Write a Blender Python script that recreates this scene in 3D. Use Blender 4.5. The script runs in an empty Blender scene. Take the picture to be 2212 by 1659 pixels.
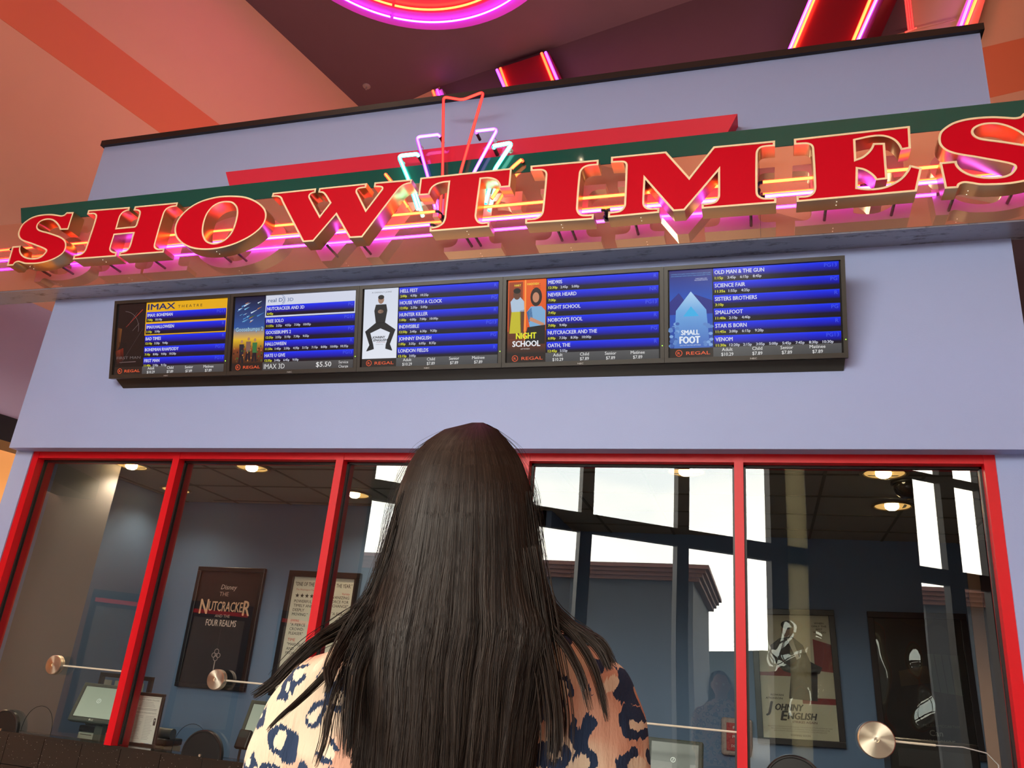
import bpy, bmesh, math, random
from mathutils import Vector, Matrix, noise
random.seed(7)
S = bpy.context.scene
COL = S.collection

# ------------------------------------------------------------------ camera (origin of the scene, eye height 1.35 m above the floor)
YAW, PITCH, ROLL, FPX = math.radians(-18.101), math.radians(20.6965), math.radians(5.309), 1754.93
_f = Vector((math.sin(YAW)*math.cos(PITCH), math.cos(YAW)*math.cos(PITCH), math.sin(PITCH)))
_r0 = Vector((math.cos(YAW), -math.sin(YAW), 0)); _u0 = _r0.cross(_f)
_r = _r0*math.cos(ROLL)+_u0*math.sin(ROLL); _u = -_r0*math.sin(ROLL)+_u0*math.cos(ROLL)
cam = bpy.data.cameras.new('camera'); cam.sensor_width = 36; cam.lens = FPX/2212*36; cam.clip_start = .02; cam.clip_end = 500
co = bpy.data.objects.new('camera', cam); COL.objects.link(co)
co.matrix_world = Matrix(((_r.x, _u.x, -_f.x, 0), (_r.y, _u.y, -_f.y, 0), (_r.z, _u.z, -_f.z, 0), (0, 0, 0, 1)))
S.camera = co
S.view_settings.view_transform = 'Standard'; S.view_settings.look = 'None'
S.view_settings.exposure = 0.0; S.view_settings.gamma = 1.0; S.view_settings.use_curve_mapping = False
FLOOR = -1.35

def ray(px, py): return _r*((px-1106)/FPX)-_u*((py-829.5)/FPX)+_f
def onY(px, py, Y): r = ray(px, py); return r*(Y/r.y)
def onZ(px, py, Z): r = ray(px, py); return r*(Z/r.z)

# ------------------------------------------------------------------ sky
W = bpy.data.worlds.new('world'); S.world = W; W.use_nodes = True
nt = W.node_tree; nt.nodes.clear()
o = nt.nodes.new('ShaderNodeOutputWorld'); b = nt.nodes.new('ShaderNodeBackground')
tc = nt.nodes.new('ShaderNodeTexCoord'); mp = nt.nodes.new('ShaderNodeMapping'); mp.inputs['Scale'].default_value = (1.6, 1.6, 5)
nz = nt.nodes.new('ShaderNodeTexNoise'); nz.inputs['Scale'].default_value = 1.6; nz.inputs['Detail'].default_value = 4
cr = nt.nodes.new('ShaderNodeValToRGB'); e = cr.color_ramp.elements
e[0].position = .36; e[0].color = (.62, .66, .64, 1); e[1].position = .60; e[1].color = (1.0, .93, .78, 1)
nt.links.new(tc.outputs['Generated'], mp.inputs[0]); nt.links.new(mp.outputs[0], nz.inputs['Vector'])
nt.links.new(nz.outputs['Fac'], cr.inputs[0]); nt.links.new(cr.outputs[0], b.inputs[0]); nt.links.new(b.outputs[0], o.inputs[0])
b.inputs[1].default_value = 15.5
W.cycles.sampling_method = 'MANUAL'; W.cycles.sample_map_resolution = 512

# ------------------------------------------------------------------ materials
def lin(c):
    return tuple(((v/255)/12.92 if v/255 <= .04045 else (((v/255)+.055)/1.055)**2.4) for v in c)
MATS = {}
def mat(name, col=(.5, .5, .5), rough=.6, metal=0., emit=None, estr=1., bump=0., bscale=40., var=0., vscale=3., coat=0., spec=.5, attr=None, srgb=False):
    if name in MATS: return MATS[name]
    m = bpy.data.materials.new(name); MATS[name] = m; m.use_nodes = True
    n = m.node_tree.nodes; l = m.node_tree.links; p = n['Principled BSDF']
    if srgb: col = lin(col)
    p.inputs['Base Color'].default_value = (*col, 1); p.inputs['Roughness'].default_value = rough
    p.inputs['Metallic'].default_value = metal; p.inputs['Specular IOR Level'].default_value = spec
    p.inputs['Coat Weight'].default_value = coat; p.inputs['Coat Roughness'].default_value = .05
    if attr:
        a = n.new('ShaderNodeVertexColor'); a.layer_name = 'Col'
        l.new(a.outputs[0], p.inputs['Base Color'])
        if attr == 'emit':
            l.new(a.outputs[0], p.inputs['Emission Color']); p.inputs['Emission Strength'].default_value = estr
            p.inputs['Base Color'].default_value = (0.01, .01, .01, 1)
            for k in list(p.inputs['Base Color'].links): l.remove(k)
    elif emit is not None:
        p.inputs['Emission Color'].default_value = (*emit, 1); p.inputs['Emission Strength'].default_value = estr
    if var:
        t = n.new('ShaderNodeTexCoord'); q = n.new('ShaderNodeTexNoise'); q.inputs['Scale'].default_value = vscale; q.inputs['Detail'].default_value = 5
        mx = n.new('ShaderNodeMix'); mx.data_type = 'RGBA'
        mx.inputs['A'].default_value = (*[c*(1-var) for c in col], 1); mx.inputs['B'].default_value = (*[min(1, c*(1+var)) for c in col], 1)
        l.new(t.outputs['Object'], q.inputs['Vector']); l.new(q.outputs['Fac'], mx.inputs['Factor']); l.new(mx.outputs['Result'], p.inputs['Base Color'])
    if bump:
        t = n.new('ShaderNodeTexCoord'); q = n.new('ShaderNodeTexNoise'); q.inputs['Scale'].default_value = bscale; q.inputs['Detail'].default_value = 3
        bp = n.new('ShaderNodeBump'); bp.inputs['Strength'].default_value = bump; bp.inputs['Distance'].default_value = .01
        l.new(t.outputs['Object'], q.inputs['Vector']); l.new(q.outputs['Fac'], bp.inputs['Height']); l.new(bp.outputs[0], p.inputs['Normal'])
    return m

def neon(name, core, rim, s):
    """glass gas tube: the path through the glow is longer in its middle, so the middle is brighter than the rim"""
    m = bpy.data.materials.new(name); m.use_nodes = True; n = m.node_tree.nodes; l = m.node_tree.links; n.clear()
    o = n.new('ShaderNodeOutputMaterial'); e = n.new('ShaderNodeEmission'); lw = n.new('ShaderNodeLayerWeight'); lw.inputs[0].default_value = .5
    r = n.new('ShaderNodeValToRGB'); r.color_ramp.elements[0].position = .14; r.color_ramp.elements[0].color = (*core, 1)
    r.color_ramp.elements[1].position = .52; r.color_ramp.elements[1].color = (*rim, 1)
    l.new(lw.outputs['Facing'], r.inputs[0]); l.new(r.outputs[0], e.inputs[0]); e.inputs[1].default_value = s; l.new(e.outputs[0], o.inputs[0])
    return m

def two(name, base, wgloss, gcol, grough, brough=.6, bump=0, bscale=3):
    """polished laminate: diffuse body under a strong mirror-like finish"""
    m = bpy.data.materials.new(name); m.use_nodes = True; n = m.node_tree.nodes; l = m.node_tree.links; n.clear()
    o = n.new('ShaderNodeOutputMaterial'); d = n.new('ShaderNodeBsdfDiffuse'); g = n.new('ShaderNodeBsdfGlossy'); mx = n.new('ShaderNodeMixShader')
    d.inputs[0].default_value = (*base, 1); g.inputs[0].default_value = (*gcol, 1); g.inputs['Roughness'].default_value = grough
    mx.inputs[0].default_value = wgloss; l.new(d.outputs[0], mx.inputs[1]); l.new(g.outputs[0], mx.inputs[2]); l.new(mx.outputs[0], o.inputs[0])
    return m

def glass_mat(name, refl, tint, wave):
    m = bpy.data.materials.new(name); m.use_nodes = True; n = m.node_tree.nodes; l = m.node_tree.links; n.clear()
    o = n.new('ShaderNodeOutputMaterial'); t = n.new('ShaderNodeBsdfTransparent'); g = n.new('ShaderNodeBsdfGlossy'); mx = n.new('ShaderNodeMixShader')
    fr = n.new('ShaderNodeFresnel'); fr.inputs[0].default_value = refl
    t.inputs[0].default_value = (*tint, 1); g.inputs[0].default_value = (1, 1, 1, 1); g.inputs['Roughness'].default_value = 0
    if wave:
        tc = n.new('ShaderNodeTexCoord'); q = n.new('ShaderNodeTexNoise'); q.inputs['Scale'].default_value = .9; q.inputs['Detail'].default_value = 0
        bp = n.new('ShaderNodeBump'); bp.inputs['Strength'].default_value = 1; bp.inputs['Distance'].default_value = wave
        l.new(tc.outputs['Object'], q.inputs['Vector']); l.new(q.outputs['Fac'], bp.inputs['Height']); l.new(bp.outputs[0], g.inputs['Normal'])
    l.new(fr.outputs[0], mx.inputs[0]); l.new(t.outputs[0], mx.inputs[1]); l.new(g.outputs[0], mx.inputs[2]); l.new(mx.outputs[0], o.inputs[0])
    return m

BLUE = mat('lavender_paint', (.335, .41, .70), .55, bump=.06, bscale=120, var=.03, vscale=1.2)
CORAL = mat('coral_paint', (.72, .40, .27), .6, bump=.05, bscale=100, var=.03)
STRIPE = mat('orange_stripe_paint', (.72, .19, .09), .6, bump=.05, bscale=100)
PURPLE = mat('dark_purple_paint', (.105, .048, .066), .7, bump=.05, bscale=60, var=.08)
PLUM = mat('plum_paint', (.40, .30, .42), .6, var=.05)
BLACK = mat('black_trim', (.008, .005, .006), .4)
RED = mat('red_frame_paint', (.66, .004, .012), .35, spec=.35)
GREEN = two('green_laminate', (.006, .082, .068), .05, (.8, 1, .95), .04)
TAN = two('copper_laminate', (.36, .19, .15), .66, (1, .76, .64), .012)
BOARD = two('red_laminate', (.72, .03, .07), .10, (1, .7, .75), .06)
GOLD = mat('gold_metal', (.50, .36, .20), .28, metal=1.)
LRED = mat('letter_red', (.60, .0, .014), .45, spec=.12)
CREAM = mat('cream_trim', (.95, .78, .50), .4)
DARK = mat('dark_post', (.03, .025, .025), .4, metal=.3)
BEZEL = mat('monitor_bezel', (.035, .028, .022), .35)
BEZEL2 = mat('monitor_back', (.012, .012, .012), .4)
SCREEN = mat('screen', rough=.15, attr='emit', estr=1.0)
PAPER = mat('printed_sheet', rough=.35, attr='base')
PAPERG = mat('printed_sheet_glossy', rough=.08, attr='base', coat=1.0, bump=1.0, bscale=5.5)
STEEL = mat('brushed_steel', (.72, .62, .48), .28, metal=1.)
_n = STEEL.node_tree.nodes; _t = _n.new('ShaderNodeTangent'); _t.direction_type = 'RADIAL'; _t.axis = 'Y'
STEEL.node_tree.links.new(_t.outputs[0], _n['Principled BSDF'].inputs['Tangent']); _n['Principled BSDF'].inputs['Anisotropic'].default_value = .9
TUBE = mat('pale_tube', (.62, .58, .48), .3)
N_OR = neon('neon_orange', (1.0, .17, .03), (1, .01, .008), 9)
N_RED = neon('neon_red', (1.0, .12, .07), (1, .01, .03), 1.7)
N_VIO = neon('neon_violet', (.85, .35, 1.0), (.28, .02, 1.0), 3.2)
N_MAG = neon('neon_magenta', (.62, .125, .82), (.34, .0, .9), 9)
N_MINT = neon('neon_mint', (.45, 1.0, .80), (.0, .55, .42), 6)
GLASS = glass_mat('ticket_glass', 1.85, (.80, .83, .80), .0035)

# dirty grey soffit
def soffit_mat():
    m = mat('grey_soffit', (.16, .17, .21), .22, spec=.8)
    n = m.node_tree.nodes; l = m.node_tree.links; p = n['Principled BSDF']
    t = n.new('ShaderNodeTexCoord'); mp = n.new('ShaderNodeMapping'); mp.inputs['Scale'].default_value = (1, 3, 1)
    q = n.new('ShaderNodeTexNoise'); q.inputs['Scale'].default_value = 5; q.inputs['Detail'].default_value = 9; q.inputs['Roughness'].default_value = .72
    r = n.new('ShaderNodeValToRGB'); r.color_ramp.elements[0].position = .30; r.color_ramp.elements[0].color = (.03, .03, .035, 1)
    r.color_ramp.elements[1].position = .47; r.color_ramp.elements[1].color = (.25, .27, .35, 1)
    l.new(t.outputs['Object'], mp.inputs[0]); l.new(mp.outputs[0], q.inputs['Vector']); l.new(q.outputs['Fac'], r.inputs[0]); l.new(r.outputs[0], p.inputs['Base Color'])
    return m
SOFFIT = soffit_mat()

def granite():
    m = mat('black_granite_tile', (.02, .017, .015), .12, spec=.6)
    n = m.node_tree.nodes; l = m.node_tree.links; p = n['Principled BSDF']
    t = n.new('ShaderNodeTexCoord'); v = n.new('ShaderNodeTexVoronoi'); v.inputs['Scale'].default_value = 60
    r = n.new('ShaderNodeValToRGB'); r.color_ramp.elements[0].position = .05; r.color_ramp.elements[0].color = (.6, .55, .5, 1)
    r.color_ramp.elements[1].position = .09; r.color_ramp.elements[1].color = (.022, .018, .015, 1)
    l.new(t.outputs['Object'], v.inputs['Vector']); l.new(v.outputs['Distance'], r.inputs[0]); l.new(r.outputs[0], p.inputs['Base Color'])
    return m
GRANITE = granite()

# ------------------------------------------------------------------ mesh helpers
class MB:
    def __init__(s): s.v = []; s.f = []; s.m = []; s.smooth = []
    def add(s, vs, fs, mi=0, sm=False):
        k = len(s.v); s.v += [Vector(v) for v in vs]
        for f in fs: s.f.append([i+k for i in f]); s.m.append(mi); s.smooth.append(sm)
        return s
    def box(s, a, b, mi=0, M=None):
        x0, y0, z0 = a; x1, y1, z1 = b
        vs = [Vector(p) for p in ((x0, y0, z0), (x1, y0, z0), (x1, y1, z0), (x0, y1, z0), (x0, y0, z1), (x1, y0, z1), (x1, y1, z1), (x0, y1, z1))]
        if M: vs = [M @ v for v in vs]
        return s.add(vs, [(0, 3, 2, 1), (4, 5, 6, 7), (0, 1, 5, 4), (1, 2, 6, 5), (2, 3, 7, 6), (3, 0, 4, 7)], mi)
    def quad(s, a, b, c, d, mi=0): return s.add([a, b, c, d], [(0, 1, 2, 3)], mi)
    def tube(s, pts, r, seg=8, mi=0, caps=True, rs=None):
        pts = [Vector(p) for p in pts]; vs = []; n = len(pts); prev = None
        for i, p in enumerate(pts):
            t = (pts[min(i+1, n-1)]-pts[max(i-1, 0)]).normalized()
            if prev is None:
                a = Vector((0, 1, 0)) if abs(t.y) < .9 else Vector((1, 0, 0)); u = t.cross(a).normalized()
            else: u = (prev-t*prev.dot(t)).normalized()
            prev = u; w = t.cross(u); R = rs[i] if rs else r
            for k in range(seg):
                q = 2*math.pi*k/seg; vs.append(p+u*math.cos(q)*R+w*math.sin(q)*R)
        fs = []
        for i in range(n-1):
            for k in range(seg):
                k2 = (k+1) % seg; fs.append((i*seg+k, i*seg+k2, (i+1)*seg+k2, (i+1)*seg+k))
        if caps: fs.append(tuple(range(seg))[::-1]); fs.append(tuple((n-1)*seg+k for k in range(seg)))
        return s.add(vs, fs, mi, True)
    def cyl(s, c, axis, r, h, seg=32, mi=0, r2=None):
        c = Vector(c); axis = Vector(axis).normalized()
        return s.tube([c, c+axis*h], r, seg, mi, True, [r, r if r2 is None else r2])
    def lathe(s, c, axis, prof, seg=32, mi=0):
        c = Vector(c); t = Vector(axis).normalized(); a = Vector((0, 0, 1)) if abs(t.z) < .9 else Vector((1, 0, 0)); u = t.cross(a).normalized(); w = t.cross(u)
        vs = [c+t*h+(u*math.cos(2*math.pi*k/seg)+w*math.sin(2*math.pi*k/seg))*r for r, h in prof for k in range(seg)]
        fs = [(i*seg+k, i*seg+(k+1) % seg, (i+1)*seg+(k+1) % seg, (i+1)*seg+k) for i in range(len(prof)-1) for k in range(seg)]
        return s.add(vs, fs, mi, True)
    def loft(s, rings, mi=0, cap=True):
        n = len(rings[0]); vs = [p for r in rings for p in r]
        fs = [(i*n+k, i*n+(k+1) % n, (i+1)*n+(k+1) % n, (i+1)*n+k) for i in range(len(rings)-1) for k in range(n)]
        if cap: fs += [tuple(range(n))[::-1], tuple((len(rings)-1)*n+k for k in range(n))]
        return s.add(vs, fs, mi, True)
    def build(s, name, mats, parent=None, bevel=0):
        me = bpy.data.meshes.new(name); off = Vector((0, 0, 0))
        p = parent
        while p is not None: off = off+Vector(p.location); p = p.parent
        me.from_pydata([v-off for v in s.v], [], s.f)
        for m in (mats if isinstance(mats, (list, tuple)) else [mats]): me.materials.append(m)
        for p_, mi, sm in zip(me.polygons, s.m, s.smooth): p_.material_index = mi; p_.use_smooth = sm
        bm = bmesh.new(); bm.from_mesh(me); bmesh.ops.recalc_face_normals(bm, faces=bm.faces)
        for e_ in bm.edges:
            if len(e_.link_faces) == 2 and e_.calc_face_angle(0) > .6: e_.smooth = False
        bm.to_mesh(me); bm.free()
        ob = bpy.data.objects.new(name, me); COL.objects.link(ob)
        if parent: ob.parent = parent
        if bevel:
            b = ob.modifiers.new('bevel', 'BEVEL'); b.width = bevel; b.segments = 2; b.limit_method = 'ANGLE'
        return ob

def tag(o, label=None, cat=None, group=None, kind=None):
    if label: o['label'] = label
    if cat: o['category'] = cat
    if group: o['group'] = group
    if kind: o['kind'] = kind
    return o
def thing(name, loc, label, cat, group=None):
    o = bpy.data.objects.new(name, None); COL.objects.link(o); o.location = loc; o.empty_display_size = .05
    return tag(o, label, cat, group)
def struct(name, mb, m): return tag(mb.build(name, m), kind='structure')
def light(name, kind, loc, power, color, parent=None, size=.1, rot=None, spot=None, blend=.6):
    d = bpy.data.lights.new(name, kind); d.energy = power; d.color = color
    if kind == 'AREA': d.size = size
    else: d.shadow_soft_size = size
    if kind == 'SPOT': d.spot_size = spot; d.spot_blend = blend
    o = bpy.data.objects.new(name, d); COL.objects.link(o)
    off = Vector((0, 0, 0))
    if parent: o.parent = parent; off = Vector(parent.location)
    o.location = Vector(loc)-off
    if rot: o.rotation_euler = rot
    return o

# flat printed or displayed artwork, collected as coloured polygons
_tc = {}
def text_geo(s, bold=0.):
    k = (s, bold)
    if k in _tc: return _tc[k]
    c = bpy.data.curves.new('t', 'FONT'); c.body = s; c.size = 1; c.fill_mode = 'FRONT'; c.dimensions = '2D'; c.resolution_u = 2; c.offset = bold
    o = bpy.data.objects.new('t', c); me = bpy.data.meshes.new_from_object(o)
    v = [(q.co.x, q.co.y) for q in me.vertices]; f = [tuple(p.vertices) for p in me.polygons]
    bpy.data.objects.remove(o); bpy.data.curves.remove(c); bpy.data.meshes.remove(me)
    _tc[k] = (v, f); return v, f

class Art:
    """canvas of width w, height h (own units, y down) mapped on a plane"""
    def __init__(s, origin, ux, uy, w, h, lift=.0003):
        s.o = Vector(origin); s.ux = Vector(ux)/w; s.uy = Vector(uy)/h; s.n = s.ux.cross(s.uy).normalized(); s.lift = lift
        s.v = []; s.f = []; s.c = []; s.layer = 0
    def P(s, x, y): return s.o+s.ux*x+s.uy*y+s.n*(s.lift*s.layer)
    def poly(s, pts, col, cols=None):
        k = len(s.v); s.v += [s.P(*p) for p in pts]; s.f.append(list(range(k, k+len(pts))))
        s.c.append([lin(c) for c in (cols or [col]*len(pts))])
    def up(s): s.layer += 1; return s
    def rect(s, x0, y0, x1, y1, col, col2=None): s.poly([(x0, y0), (x1, y0), (x1, y1), (x0, y1)], col, [col, col, col2 or col, col2 or col])
    def ell(s, cx, cy, rx, ry, col, n=20): s.poly([(cx+rx*math.cos(6.2832*i/n), cy+ry*math.sin(6.2832*i/n)) for i in range(n)], col)
    def ring(s, cx, cy, r, w, col, a0=0, a1=6.2832, n=24, sy=1.):
        for i in range(n):
            a = a0+(a1-a0)*i/n; b = a0+(a1-a0)*(i+1)/n
            s.poly([(cx+r*math.cos(a), cy+sy*r*math.sin(a)), (cx+r*math.cos(b), cy+sy*r*math.sin(b)), (cx+(r-w)*math.cos(b), cy+sy*(r-w)*math.sin(b)), (cx+(r-w)*math.cos(a), cy+sy*(r-w)*math.sin(a))], col)
    def line(s, x0, y0, x1, y1, w, col, w1=None):
        w1 = w if w1 is None else w1
        dx, dy = x1-x0, y1-y0; L = math.hypot(dx, dy) or 1; nx, ny = -dy/L/2, dx/L/2
        s.poly([(x0+nx*w, y0+ny*w), (x1+nx*w1, y1+ny*w1), (x1-nx*w1, y1-ny*w1), (x0-nx*w, y0-ny*w)], col)
    def text(s, t, x, y, cap, col, al='l', bold=.0, sx=1., shear=0., width=None):
        if bold > 0:
            d = bold*cap*1.1; L0 = s.layer
            for i, (ddx, ddy) in enumerate(((-d, 0), (d, 0), (0, -d*.6), (0, d*.6))):
                s.layer = L0+i*.12; s.text(t, x+ddx, y+ddy, cap, col, al, 0, sx, shear, width)
            s.layer = L0; return
        v, f = text_geo(t, 0)
        if not v: return
        k = cap/.73; x0 = min(p[0] for p in v); x1 = max(p[0] for p in v)
        if width: sx = width/((x1-x0)*k)
        wd = (x1-x0)*k*sx; ox = x-(0 if al == 'l' else wd/2 if al == 'c' else wd)
        b = len(s.v); s.v += [s.P(ox+(p[0]-x0)*k*sx+shear*p[1]*k, y-p[1]*k) for p in v]
        for q in f: s.f.append([b+i for i in q]); s.c.append([lin(col)]*len(q))
    def build(s, name, m, parent):
        me = bpy.data.meshes.new(name); off = Vector((0, 0, 0)); p = parent
        while p is not None: off = off+Vector(p.location); p = p.parent
        me.from_pydata([v-off for v in s.v], [], s.f); me.materials.append(m)
        ca = me.color_attributes.new('Col', 'FLOAT_COLOR', 'CORNER'); i = 0
        for q in s.c:
            for c in q: ca.data[i].color = (*c, 1); i += 1
        o = bpy.data.objects.new(name, me); COL.objects.link(o); o.parent = parent; return o

def smooth_poly(pts, n=6):
    """points (x,y) are smooth, (x,y,1) are corners"""
    out = []; N = len(pts); P = [Vector((p[0], p[1])) for p in pts]; C = [len(p) > 2 for p in pts]
    for i in range(N):
        j = (i+1) % N
        if C[i] and C[j]: out.append(P[i]); continue
        a, b = P[i], P[j]
        L = (b-a).length
        ta = (b-P[i-1]) if not C[i] else (b-a); tb = (P[(j+1) % N]-a) if not C[j] else (b-a)
        ta = ta.normalized()*L; tb = tb.normalized()*L
        for k in range(n):
            t = k/n; t2 = t*t; t3 = t2*t
            out.append(a*(2*t3-3*t2+1)+ta*(t3-2*t2+t)+b*(-2*t3+3*t2)+tb*(t3-t2))
    return out
def area(p): return sum(p[i].x*p[(i+1) % len(p)].y-p[(i+1) % len(p)].x*p[i].y for i in range(len(p)))/2
def inset(p, d):
    sg = 1 if area(p) > 0 else -1; n = len(p); out = []
    for i in range(n):
        a, b, c = p[i-1], p[i], p[(i+1) % n]
        u = (b-a).normalized(); v = (c-b).normalized(); nu = Vector((-u.y, u.x))*sg; nv = Vector((-v.y, v.x))*sg
        m = nu+nv
        if m.length < .2: m = nu
        m.normalize(); k = max(m.dot(nu), .28); out.append(b+m*(d/k))
    return out
def fill(loops):
    """triangulate outline with holes"""
    bm = bmesh.new(); es = []
    for lp in loops:
        vs = [bm.verts.new((q.x, q.y, 0)) for q in lp]
        es += [bm.edges.new((vs[i], vs[(i+1) % len(vs)])) for i in range(len(vs))]
    bmesh.ops.triangle_fill(bm, use_beauty=True, edges=es)
    bm.verts.index_update(); v = [Vector((q.co.x, q.co.y)) for q in bm.verts]; f = [[q.index for q in fc.verts] for fc in bm.faces]; bm.free(); return v, f
# ================================================================== SETTING
FY, WY, GY = 4.60, 4.72, 4.775           # facade face, frame face, glass
XL, XR = -5.46, 1.39
ZC = 8.775
def wallx(y): return -8.66+.2565*y
def onL(px, py): r = ray(px, py); return r*(-8.66/(r.x-.2565*r.y))
def onB(px, py, off=0.): r = ray(px, py); return r*((8.246-off)/(r.y+.235*r.x))
W2A, W2B = Vector((1.67, 7.85)), Vector((9.0, 6.9))
def onW(px, py, off=0.):
    s = (W2B.y-W2A.y)/(W2B.x-W2A.x); r = ray(px, py); return r*((W2A.y-off-s*W2A.x)/(r.y-s*r.x))
def strip(mb, pts, z0, z1, t, mi=0):
    """vertical wall through plan points, t = thickness to the left of travel"""
    for (x0, y0), (x1, y1) in zip(pts[:-1], pts[1:]):
        d = Vector((x1-x0, y1-y0)).normalized(); n = Vector((-d.y, d.x))*t
        a, b, c, e = (x0, y0), (x1, y1), (x1+n.x, y1+n.y), (x0+n.x, y0+n.y)
        vs = [(*p, z) for z in (z0, z1) for p in (a, b, c, e)]
        mb.add(vs, [(0, 3, 2, 1), (4, 5, 6, 7), (0, 1, 5, 4), (1, 2, 6, 5), (2, 3, 7, 6), (3, 0, 4, 7)], mi)
    return mb

FLOORM = mat('lobby_floor', (.20, .17, .18), .35, var=.1, vscale=8)
struct('floor', MB().box((-10, -9.5, FLOOR-.1), (9.2, 12, FLOOR)), FLOORM)
struct('ceiling', MB().box((-10, 2.5, ZC), (9.2, 12, ZC+.2)), PURPLE)
struct('ceiling_front', MB().box((-10, -9.5, ZC-.05), (9.2, 2.5, ZC+.2)), CORAL)
# left wall: coral above, plum bulkhead, black band, recessed lit wall
zz = 1.15
pl = lambda off, ys: [(wallx(y)+off, y) for y in ys]
struct('wall_left', strip(MB(), pl(0, (zz, 9.9)), 3.3, ZC, .3), CORAL)
struct('wall_left_bulkhead', strip(MB(), pl(.06, (zz, 9.9)), 2.10, 3.3, .4), PLUM)
struct('trim_1', strip(MB(), pl(.09, (zz, 9.9)), 1.86, 2.10, .45), BLACK)
ORG = mat('orange_paint', (.85, .34, .08), .6, bump=.05, bscale=90)
struct('wall_left_lower', strip(MB(), pl(-.5, (zz, 9.9)), FLOOR, 1.9, .3), ORG)
# painted diagonal stripes
def band(a0, a1, b0, b1, f, ex0, ex1, name, n):
    A0, A1, B0, B1 = f(*a0), f(*a1), f(*b0), f(*b1)
    q = [A0+(A0-A1)*ex0, A1+(A1-A0)*ex1, B1+(B1-B0)*ex1, B0+(B0-B1)*ex0]
    q = [p+Vector(n)*.004 for p in q]; q2 = [p+Vector(n)*.001 for p in q]
    mb = MB().add(q+[p-Vector(n)*.003 for p in q], [(0, 1, 2, 3), (4, 7, 6, 5), (0, 4, 5, 1), (1, 5, 6, 2), (2, 6, 7, 3), (3, 7, 4, 0)])
    return struct(name, mb, STRIPE)
nl = Vector((1, -.2565, 0)).normalized()
band((0, 40), (350, 290), (120, 0), (475, 270), onL, .4, .25, 'trim_2', nl)
# back wall: coral end, dark run, coral return
bp = [(-6.13, 9.85), (-4.70, 9.35)]
struct('wall_back_left', strip(MB(), bp, 1.8, ZC, .25), CORAL)
struct('wall_back', strip(MB(), [(-4.70, 9.35), (1.67, 7.85)], 1.8, ZC, .25), PURPLE)
struct('wall_back_right', strip(MB(), [tuple(W2A), tuple(W2B)], FLOOR, ZC, .25), CORAL)
struct('wall_back_right_lower', strip(MB(), [(1.75, 7.80), (8.9, 6.873)], FLOOR, 4.9, -.06), mat('dark_plum_paint', (.06, .042, .06), .6))
struct('wall_right', strip(MB(), [(9.0, 6.9), (7.4, -9.2)], FLOOR, ZC, .25), CORAL)
nw = Vector((W2B.y-W2A.y, -(W2B.x-W2A.x), 0)).normalized()
band((2122, 103.6), (2212, 82), (2136.7, 212), (2212, 194.7), onW, .6, 3, 'trim_3', nw)

# ticket booth
mb = MB()
mb.box((XL, FY, 1.40), (XR, 4.70, 4.155)).box((XL, 4.70, 1.43), (XR, 4.95, 4.155))
mb.box((XL, 4.95, 1.62), (XL+.12, 8.2, 4.155)).box((XR-.12, 4.95, 1.62), (XR, 8.2, 4.155)).box((XL, 4.95, 4.05), (XR, 8.2, 4.155))
struct('wall_front', mb, BLUE)
struct('trim_4', MB().box((XL-.02, FY-.03, 4.153), (XR+.02, 4.9, 4.205)).box((XL-.02, 4.9, 4.153), (XR+.02, 8.2, 4.2)), BLACK)
struct('wall_front_left', MB().box((XL-.02, 4.69, FLOOR), (-5.318, 4.95, 1.43)), BLUE)
struct('wall_front_right', MB().box((1.193, 4.69, FLOOR), (XR, 4.95, 1.43)), BLUE)
# granite tiles under the windows
mb = MB().box((-5.318, 4.745, FLOOR), (1.193, 4.95, -.56), 1)
x = -5.318-.12
while x < 1.19:
    for z0, z1 in ((-.725, -.548), (-1.035, -.73), (-1.35, -1.04)):
        a, b_ = max(x+.002, -5.316), min(x+.303, 1.19)
        if b_-a > .01: mb.box((a, 4.725, z0), (b_, 4.746, z1))
    x += .305
struct('wall_front_base', mb, [GRANITE, mat('dark_grout', (.05, .045, .04), .8)])
struct('trim_5', MB().box((-5.318, 4.722, -.548), (1.193, 4.88, -.535)), GRANITE)
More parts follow.
